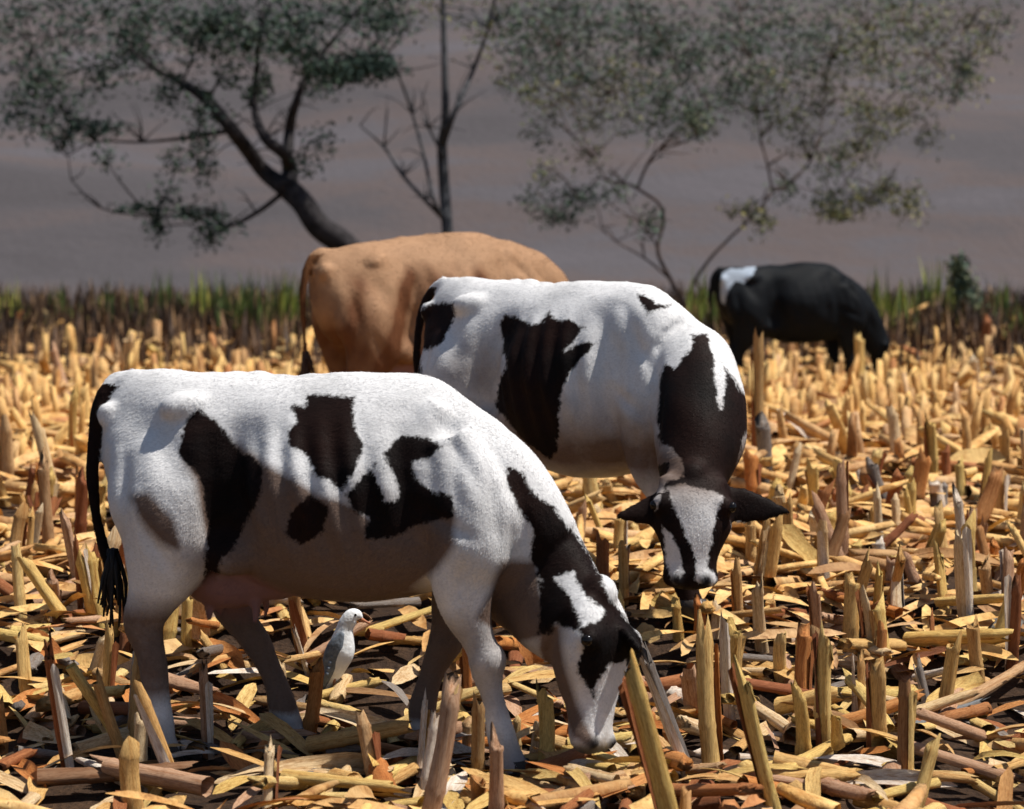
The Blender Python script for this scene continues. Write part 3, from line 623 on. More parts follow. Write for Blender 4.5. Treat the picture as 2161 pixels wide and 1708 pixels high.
# ------------------------------------------------------------------ egret
def bird():
    base = at_ground(722, 1478); Y = base.y; s = scale_at(Y)
    base = base + Vector((0, 0, .025)); root = empty('egret', base, 0); root.scale = (1.13, 1.13, 1.15)
    tag(root, 'small white egret with grey wing standing on straw beneath the nearest cow', 'bird')
    def L(px, py, dy=0): return at(px, py, Y + dy) - base
    v, f = [], []
    pts = [(L(760, 1327), .004), (L(752, 1321), .019), (L(742, 1322), .028), (L(733, 1332), .030), (L(727, 1345), .031), (L(724, 1362), .040), (L(720, 1384), .050), (L(712, 1405), .046), (L(706, 1425), .034), (L(696, 1446), .018), (L(686, 1466), .008)]
    tube_into(v, f, [(*q, r_, r_ * .95) for q, r_ in pts], Vector((0, 1, 0)), 4, 16)
    me = remeshed(v, f, .004, 4); me.name = 'body'; link('body', me, M['feather_white'], root)
    for sd_ in (-1, 1):
        v, f = [], []
        wp = [(L(722, 1352, sd_ * .030), .010), (L(711, 1375, sd_ * .038), .028), (L(702, 1400, sd_ * .036), .030), (L(694, 1428, sd_ * .028), .020), (L(686, 1456, sd_ * .012), .006)]
        tube_into(v, f, [(*q, r_, .012) for q, r_ in wp], Vector((0, 1, 0)), 4, 12)
        w = link('wing', mesh_from('wing', v, f), M['feather_grey'], root)
        for q in range(5):
            a = L(706 - q * 3, 1385 + q * 10, sd_ * .046); b2 = L(692 - q * 2, 1430 + q * 8, sd_ * .024)
            v, f = [], []; tube_into(v, f, [(*a, .007, .003), (*(a * .5 + b2 * .5), .009, .003), (*b2, .002, .002)], Vector((0, 1, 0)), 3, 8)
            link('feather', mesh_from('feather', v, f), M['feather_grey'], w)
    v, f = [], []
    tube_into(v, f, [(*L(754, 1326), .010, .008), (*L(764, 1331), .005, .005), (*L(774, 1336), .001, .001)], Vector((0, 1, 0)), 2, 8)
    link('beak', mesh_from('beak', v, f), M['beak'], root)
    for sd_ in (-1, 1):
        v, f = [], []; ellipsoid_into(v, f, L(747, 1320, sd_ * .022), (.0045,) * 3); link('eye', mesh_from('eye', v, f), M['eye'], root)
        v, f = [], []
        a = L(715 + sd_ * 3, 1420, sd_ * .018); k_ = L(712 + sd_ * 5, 1446, sd_ * .018); t_ = L(718 + sd_ * 4, 1474, sd_ * .02)
        tube_into(v, f, [(*a, .010, .010), (*k_, .005, .005), (*t_, .0045, .0045)], Vector((0, 1, 0)), 3, 8)
        for q in (-.6, 0, .6):
            tube_into(v, f, [(*t_, .004, .004), (*(t_ + Vector((.035 * math.cos(q), -.035 * math.sin(q), -.004))), .002, .002)], Vector((0, 0, 1)), 2, 6)
        link('leg', mesh_from('leg', v, f), M['bird_leg'], root)
bird()

# ------------------------------------------------------------------ straw
def stalk_template(seed, L=1.0, r=.5, nseg=9, split=True):
    """unit stalk along +z, unit width, crushed oval section, nodes, oblique splintered top"""
    rs = random.Random(seed); V, F = [], []
    zs = [0, .12, .3, .335, .37, .6, .78, .81, .84, 1.0] if split else [0, .5, 1.0]
    bend = rs.uniform(-.5, .5); slant = rs.uniform(.06, .30); sa = rs.uniform(0, 6.28); crush = rs.uniform(.55, .95); taper = rs.uniform(.05, .32)
    kink = rs.uniform(-.35, .35)
    for j, z in enumerate(zs):
        node = 1.0 + (.10 if z in (.335, .81) else 0.0) + rs.uniform(-.05, .05)
        tp = 1.0 - taper * z
        cx = bend * math.sin(z * 3.1) * .6 + (kink * (z - .335) if z > .335 else 0)
        for i in range(nseg):
            a = 2 * math.pi * i / nseg
            rr = r * node * tp * (1 + .10 * math.sin(3 * a + seed) + .06 * math.sin(5 * a + seed * 2 + z * 3))
            zz = z
            if z == 1.0: zz = 1 - slant * (1 + math.cos(a - sa)) * .5 + rs.uniform(-.09, .07); rr *= .9
            V.append((rr * math.cos(a) + cx, rr * math.sin(a) * crush, zz))
    for j in range(len(zs) - 1):
        for i in range(nseg):
            a = j * nseg + i; b_ = j * nseg + (i + 1) % nseg; F.append((a, b_, b_ + nseg, a + nseg))
    base = len(V); top = (len(zs) - 1) * nseg
    V.append((bend * math.sin(3.1) * .6 + kink * .665, 0, 1 - slant * .5 - .05))
    for i in range(nseg): F.append((top + i, top + (i + 1) % nseg, base))
    return V, F
def leaf_template(seed, wide=1.0):
    """unit leaf along +x (0..1), width 1 at most, curved up and folded; thin but two layered"""
    rs = random.Random(seed); V, F = [], []
    n_ = 7; arc = rs.uniform(.03, .20); tw = rs.uniform(-.8, .8); sw = rs.uniform(-.18, .18); pk = rs.uniform(.35, .65); blunt = rs.uniform(.08, .34)
    for j in range(n_ + 1):
        t = j / n_
        w = max(.05, (math.sin(math.pi * min(1, max(0, t)) ** (.9)) ** blunt)) * .5
        w *= (.9 + .2 * rs.random())
        a = tw * (t - .5); z = arc * 4 * t * (1 - t)
        for s, zc in ((-1, .14), (0, 0.0), (1, .14)):
            yy = s * w; V.append((t, (yy * math.cos(a)) + sw * math.sin(t * 3) , z * 1.0, yy * math.sin(a) + zc * w * 1.4))
    for j in range(n_):
        for i in range(2):
            a = j * 3 + i; F.append((a, a + 1, a + 4, a + 3))
    return V, F       # V has (along, across, arc_height(rel length), cross height (rel width))
def leaf_mesh(name, seed, L, w, mat=None, tint=0.0):
    V, F = leaf_template(seed)
    F = list(F)
    VV = [(x * L - L / 2, y * w, z * L * .6 + h * w) for (x, y, z, h) in V]
    me = mesh_from(name, VV, F, attrs={'tint': [tint] * len(VV)}); return me
def stalk_mesh(name, seed, L, w, tint=0.0):
    V, F = stalk_template(seed)
    VV = [(x * w, y * w, z * L) for (x, y, z) in V]
    return mesh_from(name, VV, F, attrs={'tint': [tint] * len(VV)})
def sheath_mesh(seed, L, w, a0, a1, z0, z1):
    rs = random.Random(seed); V, F = [], []; nz, na = 7, 5
    for j in range(nz + 1):
        t = j / nz; z = (z0 + (z1 - z0) * t) * L
        for i in range(na + 1):
            u = i / na; a = a0 + (a1 - a0) * u * (1 - .5 * t)
            rr = w * (.56 + .05 * math.sin(u * 5) + (.25 * t * t if i == na else 0) + rs.uniform(-.015, .015))
            V.append((rr * math.cos(a), rr * math.sin(a) * .9, z + (.04 * L * math.sin(u * 3) if j == nz else 0)))
    for j in range(nz):
        for i in range(na):
            a = j * (na + 1) + i; F.append((a, a + 1, a + na + 2, a + na + 1))
    return mesh_from('leaf_sheath', V, F, attrs={'tint': [0.0] * len(V)})

def orient_z_to(d, roll=0):
    return Vector(d).to_track_quat('Z', 'Y').to_matrix().to_4x4() @ Matrix.Rotation(roll, 4, 'Z')
# traced standing stalks: base px, top px, width px, material, sheath material, label
ST = [
 ((150, 1650), (97, 1330), 26, 'straw_rust', 'straw_white', 'tall rust brown corn stub with bleached edge, leftmost in the foreground'),
 ((380, 1660), (290, 1440), 34, 'straw', 'straw_white', 'thick leaning corn stub beside the white hind foot of the nearest cow'),
 ((440, 1600), (430, 1400), 24, 'straw_pink', 'straw_white', 'upright stub with white streak just right of the near hind leg'),
 ((222, 1510), (235, 1305), 27, 'straw', 'straw_rust', 'pale corn stub with dark red sheath left of the hind hoof'),
 ((108, 1180), (92, 950), 24, 'straw', 'straw_orange', 'orange streaked corn stub standing left of the nearest cow rump'),
 ((122, 1080), (75, 870), 28, 'straw_pale', None, 'pale leaning corn stub at the left edge beside the cow tail'),
 ((170, 1340), (40, 1160), 34, 'straw_yellow', None, 'yellow stalk leaning far left behind the rust brown stub'),
 ((190, 1310), (205, 1140), 20, 'straw_rust', None, 'short reddish stub right beside the tail switch of the nearest cow'),
 ((148, 850), (105, 715), 30, 'straw_pink', None, 'pinkish stub leaning left near the far left field edge'),
 ((155, 980), (158, 820), 18, 'straw_yellow', 'straw_orange', 'thin yellow stub left of the nearest cow tail head'),
 ((893, 1775), (950, 1420), 42, 'straw_pink', 'straw', 'tall pinkish corn stub rising from the bottom edge beneath the cow chest'),
 ((1045, 1760), (1048, 1535), 34, 'straw_pink', None, 'tan stub at the bottom edge in front of the forward cow hoof'),
 ((1430, 1775), (1325, 1395), 46, 'straw_yellow', 'straw_rust', 'tall two toned stub leaning left at the bottom edge right of the cow muzzle'),
 ((1468, 1650), (1350, 1345), 34, 'straw_grey', 'straw_white', 'dark grey weathered stub with white edge just below the cow ear'),
 ((1648, 1745), (1555, 1380), 40, 'straw_yellow', 'straw_rust', 'long brown and yellow stub leaning left at the lower right of the field'),
 ((1507, 1630), (1490, 1305), 36, 'straw', 'straw_orange', 'upright stub with orange left side between the two leaning stubs'),
 ((1545, 1540), (1535, 1300), 22, 'straw_white', None, 'thin bleached white stub standing close behind the orange sided stub'),
 ((1690, 1625), (1680, 1440), 36, 'straw_yellow', None, 'plain yellow stub standing above the red edged fallen stalk'),
 ((1745, 1590), (1742, 1315), 36, 'straw_yellow', 'straw_rust', 'tall pointed yellow stub with brown split, lower right of the field'),
 ((1850, 1600), (1850, 1385), 34, 'straw', 'straw_rust', 'stub with red streak standing at the fork of two fallen stalks'),
 ((1968, 1510), (1935, 1385), 20, 'straw_grey', 'straw_white', 'short dark leaning stub with white side near the right edge'),
 ((1990, 1520), (2012, 1330), 28, 'straw', None, 'straw stub leaning right behind the dark short stub'),
 ((1963, 1400), (1964, 1285), 12, 'straw_rust', None, 'very thin brown stub near the right edge'),
 ((1840, 1400), (1822, 1240), 24, 'straw_pale', 'straw_rust', 'pale knobbed stub right of the facing cow muzzle'),
 ((1612, 1375), (1600, 1220), 28, 'straw_pale', None, 'pale stout stub right below the facing cow muzzle'),
 ((1732, 1400), (1720, 1225), 26, 'straw_pink', 'straw_rust', 'pinkish stub right of the pale stout stub'),
 ((2042, 1330), (2030, 1110), 28, 'straw_pale', 'straw_white', 'tall pale yellow stub near the right edge of the field'),
 ((1742, 1240), (1735, 1090), 28, 'straw_pale', 'straw_white', 'white based yellow stub right of the cow ear'),
 ((1728, 1110), (1716, 970), 26, 'straw_yellow', 'straw_rust', 'yellow stub directly above the ear tip of the facing cow'),
 ((1777, 1200), (1775, 975), 24, 'straw_pink', 'straw_rust', 'red edged pinkish stub right of the ear tip'),
 ((1600, 1050), (1567, 955), 11, 'straw_white', None, 'thin white splinter standing above the right ear of the facing cow'),
 ((1600, 980), (1600, 692), 22, 'straw', 'straw_rust', 'tall straw stub standing in front of the black cow rump'),
 ((1810, 850), (1812, 690), 22, 'straw_yellow', None, 'yellow forked stub standing before the black cow forelegs'),
 ((2085, 770), (2086, 665), 20, 'straw_rust', None, 'brown stub standing at the grassy field edge at right'),
 ((2055, 840), (2055, 745), 16, 'straw_pale', None, 'short pale stub right of the black cow'),
 ((1965, 1010), (1966, 870), 24, 'straw_yellow', 'straw_rust', 'yellow stub with reddish side midway back at right'),
 ((1890, 990), (1886, 850), 26, 'straw_pale', None, 'pale broad stub below the black cow muzzle'),
 ((2128, 1310), (2130, 1150), 26, 'straw_pink', 'straw_white', 'greyish pink stub nearest the right edge midway down'),
 ((2003, 1200), (1985, 1060), 24, 'straw', None, 'straw stub left of the tall pale yellow stub'),
 ((1895, 1310), (1890, 1190), 24, 'straw_pale', 'straw_grey', 'pale stub with grey side right of the knobbed stub'),
 ((1655, 1450), (1648, 1330), 28, 'straw', None, 'short stub under the pale stout stub at right'),
 ((885, 1600), (890, 1490), 13, 'straw_yellow', None, 'thin mustard yellow stub before the far forefoot of the nearest cow'),
 ((1145, 1640), (1152, 1440), 32, 'straw_yellow', None, 'yellow stub standing left of the grazing muzzle of the nearest cow'),
 ((655, 1430), (622, 1325), 11, 'straw_white', None, 'thin white splinter left of the egret'),
 ((1920, 1130), (1925, 1010), 22, 'straw_yellow', None, 'plain yellow stub midway up at right'),
 ((1560, 1330), (1556, 1180), 22, 'straw', 'straw_orange', 'orange tinged stub at the right cheek of the facing cow'),
 ((1325, 1260), (1322, 1140), 22, 'straw_pink', 'straw_orange', 'orange and pink stub left of the facing cow muzzle'),
 ((270, 800), (268, 700), 22, 'straw_pale', None, 'pale stub standing just behind the cow tail head at left'),
 ((327, 800), (322, 722), 24, 'straw_yellow', None, 'short yellow stub behind the hips of the nearest cow'),
 ((467, 800), (462, 712), 22, 'straw', None, 'straw stub behind the back of the nearest cow'),
 ((45, 705), (44, 655), 15, 'straw_orange', None, 'small orange stub at the far left field edge'),
 ((2130, 1010), (2125, 900), 22, 'straw', None, 'straw stub at the right edge below the grassy verge'),
 ((60, 1500), (48, 1320), 26, 'straw', None, 'straw stub at the far left beside the rust brown stub'),
 ((1205, 1290), (1196, 1140), 22, 'straw_yellow', None, 'yellow stub in the bright gap between the two patched cows'),
 ((1432, 1352), (1427, 1262), 24, 'straw_yellow', None, 'yellow stub directly under the left of the facing cow muzzle'),
 ((1470, 1356), (1478, 1258), 24, 'straw_orange', None, 'orange stub directly under the middle of the facing cow muzzle'),
 ((1502, 1350), (1510, 1262), 22, 'straw_pale', None, 'pale stub directly under the right of the facing cow muzzle'),
 ((600, 1500), (594, 1395), 26, 'straw_pale', None, 'pale oval tipped stub left of the egret behind the cow leg'),
]
FORE_MIN = 5.2
def unit_stalk(seed, roll=0):
    V, F = stalk_template(seed, nseg=12); return mesh_from('corn_stalk', V, F, attrs={'tint': [0.0] * len(V)})
def stalk_thing(b, t, w, mat, sh, label, seed):
    base = at_ground(*b)
    top = at(t[0], t[1], base.y + random.uniform(-.12, .12))
    base = base - Vector((0, 0, .03)); L = (top - base).length; ww = w / scale_at(base.y) * 1.1
    rot = orient_z_to(top - base, 0).to_euler(); me = unit_stalk(seed)
    if sh:
        root = empty('corn_stalk', base); root.rotation_euler = rot
        tag(root, label, 'corn stalk', 'standing stubs of cut corn')
        st = link('stem', me, M[mat], root); st.scale = (ww, ww, L)
        a0 = math.pi * .9 if sh != 'straw_white' else -math.pi * .35
        s_ = link('leaf_sheath', sheath_mesh(seed, 1, 1, a0, a0 + math.pi * .62, .02, random.uniform(.75, .98)), M[sh], root); s_.scale = (ww, ww, L)
    else:
        o = link('corn_stalk', me, M[mat]); o.location = base; o.rotation_euler = rot; o.scale = (ww, ww, L)
        tag(o, label, 'corn stalk', 'standing stubs of cut corn')
for i, (b_, t_, w_, m_, s_, l_) in enumerate(ST): stalk_thing(b_, t_, w_, m_, s_, l_, i * 3 + 1)

# traced fallen pieces: ends px, width px, kind, material, label
FA = [
 ((80, 1690), (415, 1665), 62, 's', 'straw_brown', 'thick grey brown fallen stalk lying along the bottom left corner'),
 ((835, 1672), (1030, 1585), 0, 's', 'straw_yellow', ''),
 ((1635, 1675), (1825, 1580), 40, 's', 'straw_yellow', 'yellow fallen stalk slanting up to the right at the lower right'),
 ((1650, 1700), (1820, 1612), 22, 's', 'straw_rust', 'red brown stalk lying along under the yellow slanting one'),
 ((1850, 1590), (2170, 1690), 42, 's', 'straw_pink', 'long pinkish fallen stalk slanting down to the lower right corner'),
 ((1925, 1560), (2085, 1500), 22, 's', 'straw_blue', 'blue grey fallen stalk lying near the right edge'),
 ((1990, 1530), (2180, 1425), 30, 's', 'straw', 'brown tipped stalk slanting up to the right edge'),
 ((1160, 1600), (1350, 1660), 36, 's', 'straw_yellow', 'yellow fallen stalk lying under the muzzle of the nearest cow'),
 ((662, 1502), (812, 1462), 28, 's', 'straw_yellow', 'yellow fallen stalk that lies under the egret'),
 ((700, 1590), (890, 1630), 38, 's', 'straw', 'straw coloured fallen stalk below the cow belly, slanting down right'),
 ((650, 1530), (850, 1590), 30, 'l', 'straw_pale', 'pale curled leaf across the ground below the egret'),
 ((760, 1700), (910, 1625), 34, 's', 'straw_yellow', 'yellow fallen stalk at the bottom edge left of the tall pinkish stub'),
 ((480, 1670), (820, 1650), 36, 'l', 'straw_pale', 'long pale curved leaf near the bottom edge below the cow'),
 ((150, 1440), (255, 1600), 36, 's', 'straw_yellow', 'yellow fallen stalk leaning over the litter left of the hind hoof'),
 ((440, 1500), (560, 1570), 34, 'l', 'straw_orange', 'orange tan leaf beside the near hind hoof'),
 ((545, 1570), (660, 1545), 26, 'l', 'straw_pale', 'pale leaf tip under the far hind hoof'),
 ((2075, 1305), (2165, 1288), 38, 'l', 'straw_white', 'bleached blunt leaf at the right edge'),
 ((2060, 1345), (2160, 1335), 44, 'l', 'straw_blue', 'blue grey curled husk at the right edge'),
 ((1855, 1185), (1935, 1110), 26, 's', 'straw_rust', 'brown stalk slanting up beside the pale knobbed stub'),
 ((1645, 1130), (1735, 1225), 40, 'l', 'straw_yellow', 'broad yellow leaf slanting down right of the facing cow muzzle'),
 ((1780, 1195), (1965, 1195), 26, 's', 'straw', 'level fallen stalk right of the facing cow'),
 ((1378, 1262), (1500, 1305), 38, 'l', 'straw_yellow', 'bright yellow leaf below the muzzle of the facing cow'),
 ((1375, 1290), (1490, 1345), 40, 'l', 'straw_yellow', 'second bright leaf lying just under the first below the facing cow'),
 ((610, 1262), (740, 1268), 30, 'l', 'straw_orange', 'tan curved leaf seen right under the cow belly'),
 ((400, 1255), (432, 1385), 52, 'l', 'straw_pale', 'broad pale leaf standing between the hind legs'),
 ((265, 1300), (325, 1360), 48, 'l', 'straw_pale', 'pale blunt leaf behind the near hind leg'),
 ((420, 1375), (520, 1440), 34, 'l', 'straw_orange', 'arched orange tan leaf between the hind legs'),
 ((925, 1320), (985, 1440), 62, 'l', 'straw_orange', 'broad orange leaf between the two forelegs of the nearest cow'),
 ((1095, 1345), (1140, 1430), 50, 'l', 'straw_orange', 'bright orange curled leaf left of the nearest cow face'),
 ((1110, 1450), (1170, 1455), 42, 'l', 'straw_pale', 'rounded pale husk left of the nearest cow cheek'),
 ((40, 1370), (130, 1430), 44, 'l', 'straw_orange', 'orange leaf at the left edge'),
 ((10, 1545), (110, 1500), 46, 'l', 'straw_orange', 'orange brown leaf at the left edge above the thick fallen stalk'),
 ((50, 1570), (150, 1600), 36, 'l', 'straw_pale', 'pale leaf at the left edge beside the rust brown stub'),
 ((30, 1640), (100, 1700), 34, 'l', 'straw_orange', 'orange leaf tucked behind the thick fallen stalk'),
 ((1180, 1650), (1290, 1665), 34, 'l', 'straw_white', 'white husk scrap at the bottom edge below the cow muzzle'),
 ((940, 1600), (1000, 1625), 30, 'l', 'straw_white', 'small white husk scrap right of the tall pinkish stub'),
 ((1760, 1680), (2020, 1690), 34, 'l', 'straw_white', 'long bleached leaf along the bottom right edge'),
 ((1950, 1520), (2080, 1470), 34, 'l', 'straw_yellow', 'yellow leaf behind the dark short stub at right'),
 ((350, 700), (440, 720), 38, 'l', 'straw_orange', 'rounded tan leaf heap behind the nearest cow back'),
 ((180, 725), (260, 752), 22, 'l', 'straw_orange', 'orange tan leaf at the far left behind the cow tail'),
 ((2080, 915), (2100, 955), 38, 'l', 'straw_yellow', 'yellow pointed leaf standing near the right edge'),
 ((1640, 880), (1720, 950), 24, 'l', 'straw_white', 'white edged slanting leaf below the black cow'),
]
for i, (a_, b_, w_, k_, m_, l_) in enumerate(FA):
    if w_ == 0: continue
    A_ = at_ground(*a_); B_ = at_ground(*b_); mid = (A_ + B_) / 2; upright = False
    if (A_ - B_).length > 1.3 or abs(a_[1] - b_[1]) > .9 * abs(a_[0] - b_[0]) :
        Yb = at_ground(*(a_ if a_[1] > b_[1] else b_)).y; A_ = at(*a_, Yb); B_ = at(*b_, Yb + .05); upright = True
    ww = w_ / scale_at((A_.y + B_.y) / 2); d = B_ - A_; L = d.length
    nm = 'fallen_stalk' if k_ == 's' else 'corn_leaf'
    if k_ == 's':
        o = link(nm, unit_stalk(200 + i), M[m_]); o.location = A_ + Vector((0, 0, .03 + ww * .5)); o.rotation_euler = orient_z_to(d, 0).to_euler(); o.scale = (ww, ww, L)
    else:
        o = link(nm, leaf_mesh(nm, 200 + i, 1, 1), M[m_]); o.scale = (L, ww * 1.08, (L + ww) * .5)
        o.location = (A_ + B_) / 2 + Vector((0, 0, .05)); X = d.normalized(); Zv = Vector((0, -.75, .66)); Zv = (Zv - X * Zv.dot(X)).normalized(); Yv = Zv.cross(X)
        o.rotation_euler = Matrix((X, Yv, Zv)).transposed().to_euler()
    tag(o, l_, 'fallen stalk' if k_ == 's' else 'dry leaf', 'fallen corn stalks on the ground' if k_ == 's' else 'dry corn leaves on the ground')

MATWORD = dict(straw='golden brown', straw_pale='pale', straw_yellow='yellow', straw_pink='pinkish tan', straw_rust='rust brown', straw_orange='orange', straw_grey='grey', straw_white='bleached white', straw_brown='dull brown')
def zone(q):
    s_ = scale_at(q[1]); px = 1080 + q[0] * s_; py = HOR + (CAM_H - gz(*q)) * s_
    if py > 1640: return 'along the bottom edge, ' + ('left corner' if px < 500 else ('under the cow' if px < 1250 else ('middle right' if px < 1750 else 'right corner')))
    if px < 240: return 'left of the nearest cow' + (', close by' if py > 1300 else ', farther back')
    if px < 1100 and py > 1230: return 'beneath the nearest cow' + (', left of the egret' if px < 680 else ', right of the egret')
    if px < 1400: return 'between the nearest cow and the facing cow'
    if px < 1600: return 'in front of the facing cow'
    return 'right of the facing cow' + (', level with its face' if py < 1300 else (', lower down' if px < 1850 else ', near the right edge'))
sheaths = []
for j in range(6):
    me = sheath_mesh(60 + j, 1, 1, j * 1.05, j * 1.05 + 1.9, .02, .7 + .05 * j); me.materials.append(M[['straw_rust', 'straw_pale', 'straw', 'straw_yellow', 'straw_rust', 'straw_white'][j]]); sheaths.append(me)
# scattered straw: the nearest are things of their own, the rest three joined beds
def field_points(n_, y0, y1, bias=1.0, tall=False):
    out = []
    while len(out) < n_:
        u = random.random() ** bias; y = y0 + (y1 - y0) * u
        hw = .215 * y + .9
        x = random.uniform(-hw, hw)
        s_ = scale_at(y); px_ = 1080 + x * s_; py_ = HOR + (CAM_H - gz(x, y)) * s_
        if 655 < px_ < 800 and 1300 < py_ < 1500 and random.random() < .6: continue
        if tall and ((640 < px_ < 820 and 1300 < py_ < 1640) or (1370 < px_ < 1570 and 1235 < py_ < 1440) or (1130 < px_ < 1310 and 1560 < py_ < 1760) or (320 < px_ < 430 and 1580 < py_ < 1700)): continue
        dn = math.sin(x * 2.3 + 1.7 * math.sin(y * 1.3)) * math.sin(y * 2.9 + 1.2 * math.sin(x * 1.9)) + .6 * math.sin(x * 5.1 + y * 3.7)
        if not tall and random.random() < .45 * (dn < -.15): continue
        if 655 < px_ < 790 and 1490 < py_ < 1560 and random.random() < .9: continue
        if random.random() < hw / (.215 * y1 + .9) * (1 if y < 22 else max(.10, 1 - (y - 21) / 9.0))  * (1.25 if y < 12 else 1): out.append((x, y))
    return out
PAL = ['straw'] * 7 + ['straw_pale'] * 2 + ['straw_yellow'] * 5 + ['straw_pink'] * 2 + ['straw_rust', 'straw_rust', 'straw_orange', 'straw_orange', 'straw_grey', 'straw_white']
def scatter(kind, pts, templ, mats, make, label, cat, group, name, stuffname, stufflabel):
    pts = sorted(pts, key=lambda q: q[1])
    visible = [q for q in pts if abs(q[0]) < .212 * q[1] + .05 and q[1] > 7.9]
    ind = set(id(q) for q in visible[:templ['n']])
    meshes = [templ['mesh'](q) for q in range(10)]
    combos = {}
    SV, SF, ST_ = [], [], []; base = 0
    for q in pts:
        Mx, sx = make(q)
        j = random.randrange(10)
        if id(q) in ind:
            mt = random.choice(mats); key = (j, mt)
            if key not in combos:
                me = meshes[j].copy(); me.materials.clear(); me.materials.append(M[mt]); combos[key] = me
            o = bpy.data.objects.new(name, combos[key]); COL.objects.link(o)
            o.matrix_world = Mx
            tag(o, '%s %s %s' % (MATWORD[mt], label, zone(q)), cat, group)
            if kind == 'stand' and random.random() < .4:
                c_ = bpy.data.objects.new('leaf_sheath', sheaths[random.randrange(6)]); COL.objects.link(c_); c_.parent = o
        else:
            tv, tf = templ['arr'][j]
            v = tv @ np.array(Mx.to_3x3()).T + np.array(Mx.translation)
            SV.append(v); SF.extend([tuple(k + base for k in f) for f in tf]); ST_.append(np.full(len(v), random.random())); base += len(v)
    V = np.concatenate(SV); me = mesh_from(stuffname, V, SF, attrs={'tint': np.concatenate(ST_)})
    o = link(stuffname, me, M['straw']); tag(o, stufflabel, cat, None, 'stuff')
def tarr(me):
    v = np.array([tuple(q.co) for q in me.vertices]); return v, [tuple(p.vertices) for p in me.polygons]
# standing
tm = [stalk_mesh('corn_stalk', 500 + j, 1.0, 1.0) for j in range(10)]
sm_ = []
for j in range(10):
    V, F = stalk_template(700 + j, nseg=6, split=False); sm_.append((np.array(V), F))
def mk_stand(q):
    x, y = q[0], q[1]; far = 1 + max(0, y - 9) * .022; L = random.uniform(.14, .42) * far; w = random.uniform(.042, .080) * far * (1.15 if y > 12 else 1)
    t = Matrix.Translation((x, y, gz(x, y) - .02)) @ Matrix.Rotation(random.uniform(0, 6.28), 4, 'Z') @ Matrix.Rotation(abs(random.gauss(0, .28)), 4, 'X') @ Matrix.Rotation(random.uniform(0, 6.28), 4, 'Z')
    return t @ Matrix.Diagonal((w, w, L, 1)), w
stand_pts = field_points(1150, 7.6, 31, 1.0, True) + [(random.uniform(1.9, 4.2), random.uniform(21.5, 24.3)) for _ in range(60)]
stand_pts = [q for q in stand_pts if not (q[1] < 9.6 and random.random() < .35)]
ntr = len(ST)
scatter('stand', stand_pts, dict(n=300 - ntr, mesh=lambda j: tm[j], arr=sm_), PAL, mk_stand,
        'corn stub standing', 'corn stalk', 'standing stubs of cut corn', 'corn_stalk', 'distant_stubble', 'distant cut corn stubs standing across the field')
# fallen
def mk_fall(q):
    x, y = q[0], q[1]; far = 1 + max(0, y - 9) * .042; L = random.uniform(.16, .50) * far; w = random.uniform(.038, .082) * far * (1.2 if y > 12 else 1)
    z = gz(x, y) + random.uniform(.01, .09)
    t = Matrix.Translation((x, y, z)) @ Matrix.Rotation(random.uniform(0, 6.28), 4, 'Z') @ Matrix.Rotation(R(90) + random.gauss(0, .20), 4, 'X')
    return t @ Matrix.Diagonal((w, w, L, 1)), w
tf_ = [stalk_mesh('fallen_stalk', 800 + j, 1.0, 1.0) for j in range(10)]
scatter('fall', field_points(3900, 7.2, 36, 1.0), dict(n=300 - 16, mesh=lambda j: tf_[j], arr=sm_), PAL, mk_fall,
        'stalk piece lying', 'fallen stalk', 'fallen corn stalks on the ground', 'fallen_stalk', 'distant_fallen_stalks', 'pieces of corn stalk strewn over the farther field')
# leaves
def leaf_arr(seed):
    V, F = leaf_template(seed); return np.array([(x - .5, y, z * .6 + h * .25) for (x, y, z, h) in V]), F
la = [leaf_arr(900 + j) for j in range(10)]
lm = [mesh_from('corn_leaf', la[j][0], la[j][1], attrs={'tint': [0.0] * len(la[j][0])}) for j in range(10)]
def mk_leaf(q):
    x, y = q[0], q[1]; far = 1 + max(0, y - 9) * .042; L = random.uniform(.16, .50) * far; w = random.uniform(.028, .072) * far * (1.3 if y > 12 else 1)
    z = gz(x, y) + random.uniform(.0, .085)
    t = Matrix.Translation((x, y, z)) @ Matrix.Rotation(random.uniform(0, 6.28), 4, 'Z') @ Matrix.Rotation(random.gauss(0, .35), 4, 'X') @ Matrix.Rotation(random.gauss(0, .22), 4, 'Y')
    return t @ Matrix.Diagonal((L, w, L * .7, 1)), w
scatter('leaf', field_points(5700, 7.0, 36, 1.0), dict(n=300 - 26, mesh=lambda j: lm[j], arr=la), PAL, mk_leaf,
        'dry corn leaf lying', 'dry leaf', 'dry corn leaves on the ground', 'corn_leaf', 'leaf_litter', 'dry corn leaf litter over the farther field')

# ------------------------------------------------------------------ blades of grass, as joined meshes
def blades(name, pts, mat, hf, wf, parent=None, zf=gz, lean=.25, tintf=None):
    V, F, Tn = [], [], []
    for (x, y) in pts:
        h = hf(); w = wf(); a = random.uniform(0, 6.28); l_ = random.gauss(0, lean) * h; z = zf(x, y); b0 = len(V)
        dx, dy = math.cos(a) * w / 2, math.sin(a) * w / 2; lx, ly = math.cos(a + 1.2) * l_, math.sin(a + 1.2) * l_
        V += [(x - dx, y - dy, z), (x + dx, y + dy, z), (x - dx * .8 + lx * .35, y - dy * .8 + ly * .35, z + h * .55), (x + dx * .8 + lx * .35, y + dy * .8 + ly * .35, z + h * .55), (x + lx, y + ly, z + h)]
        F += [(b0, b0 + 1, b0 + 3, b0 + 2), (b0 + 2, b0 + 3, b0 + 4)]
        Tn += [tintf() if tintf else random.random()] * 5
    return link(name, mesh_from(name, V, F, smooth=False, attrs={'tint': Tn}), mat, parent)
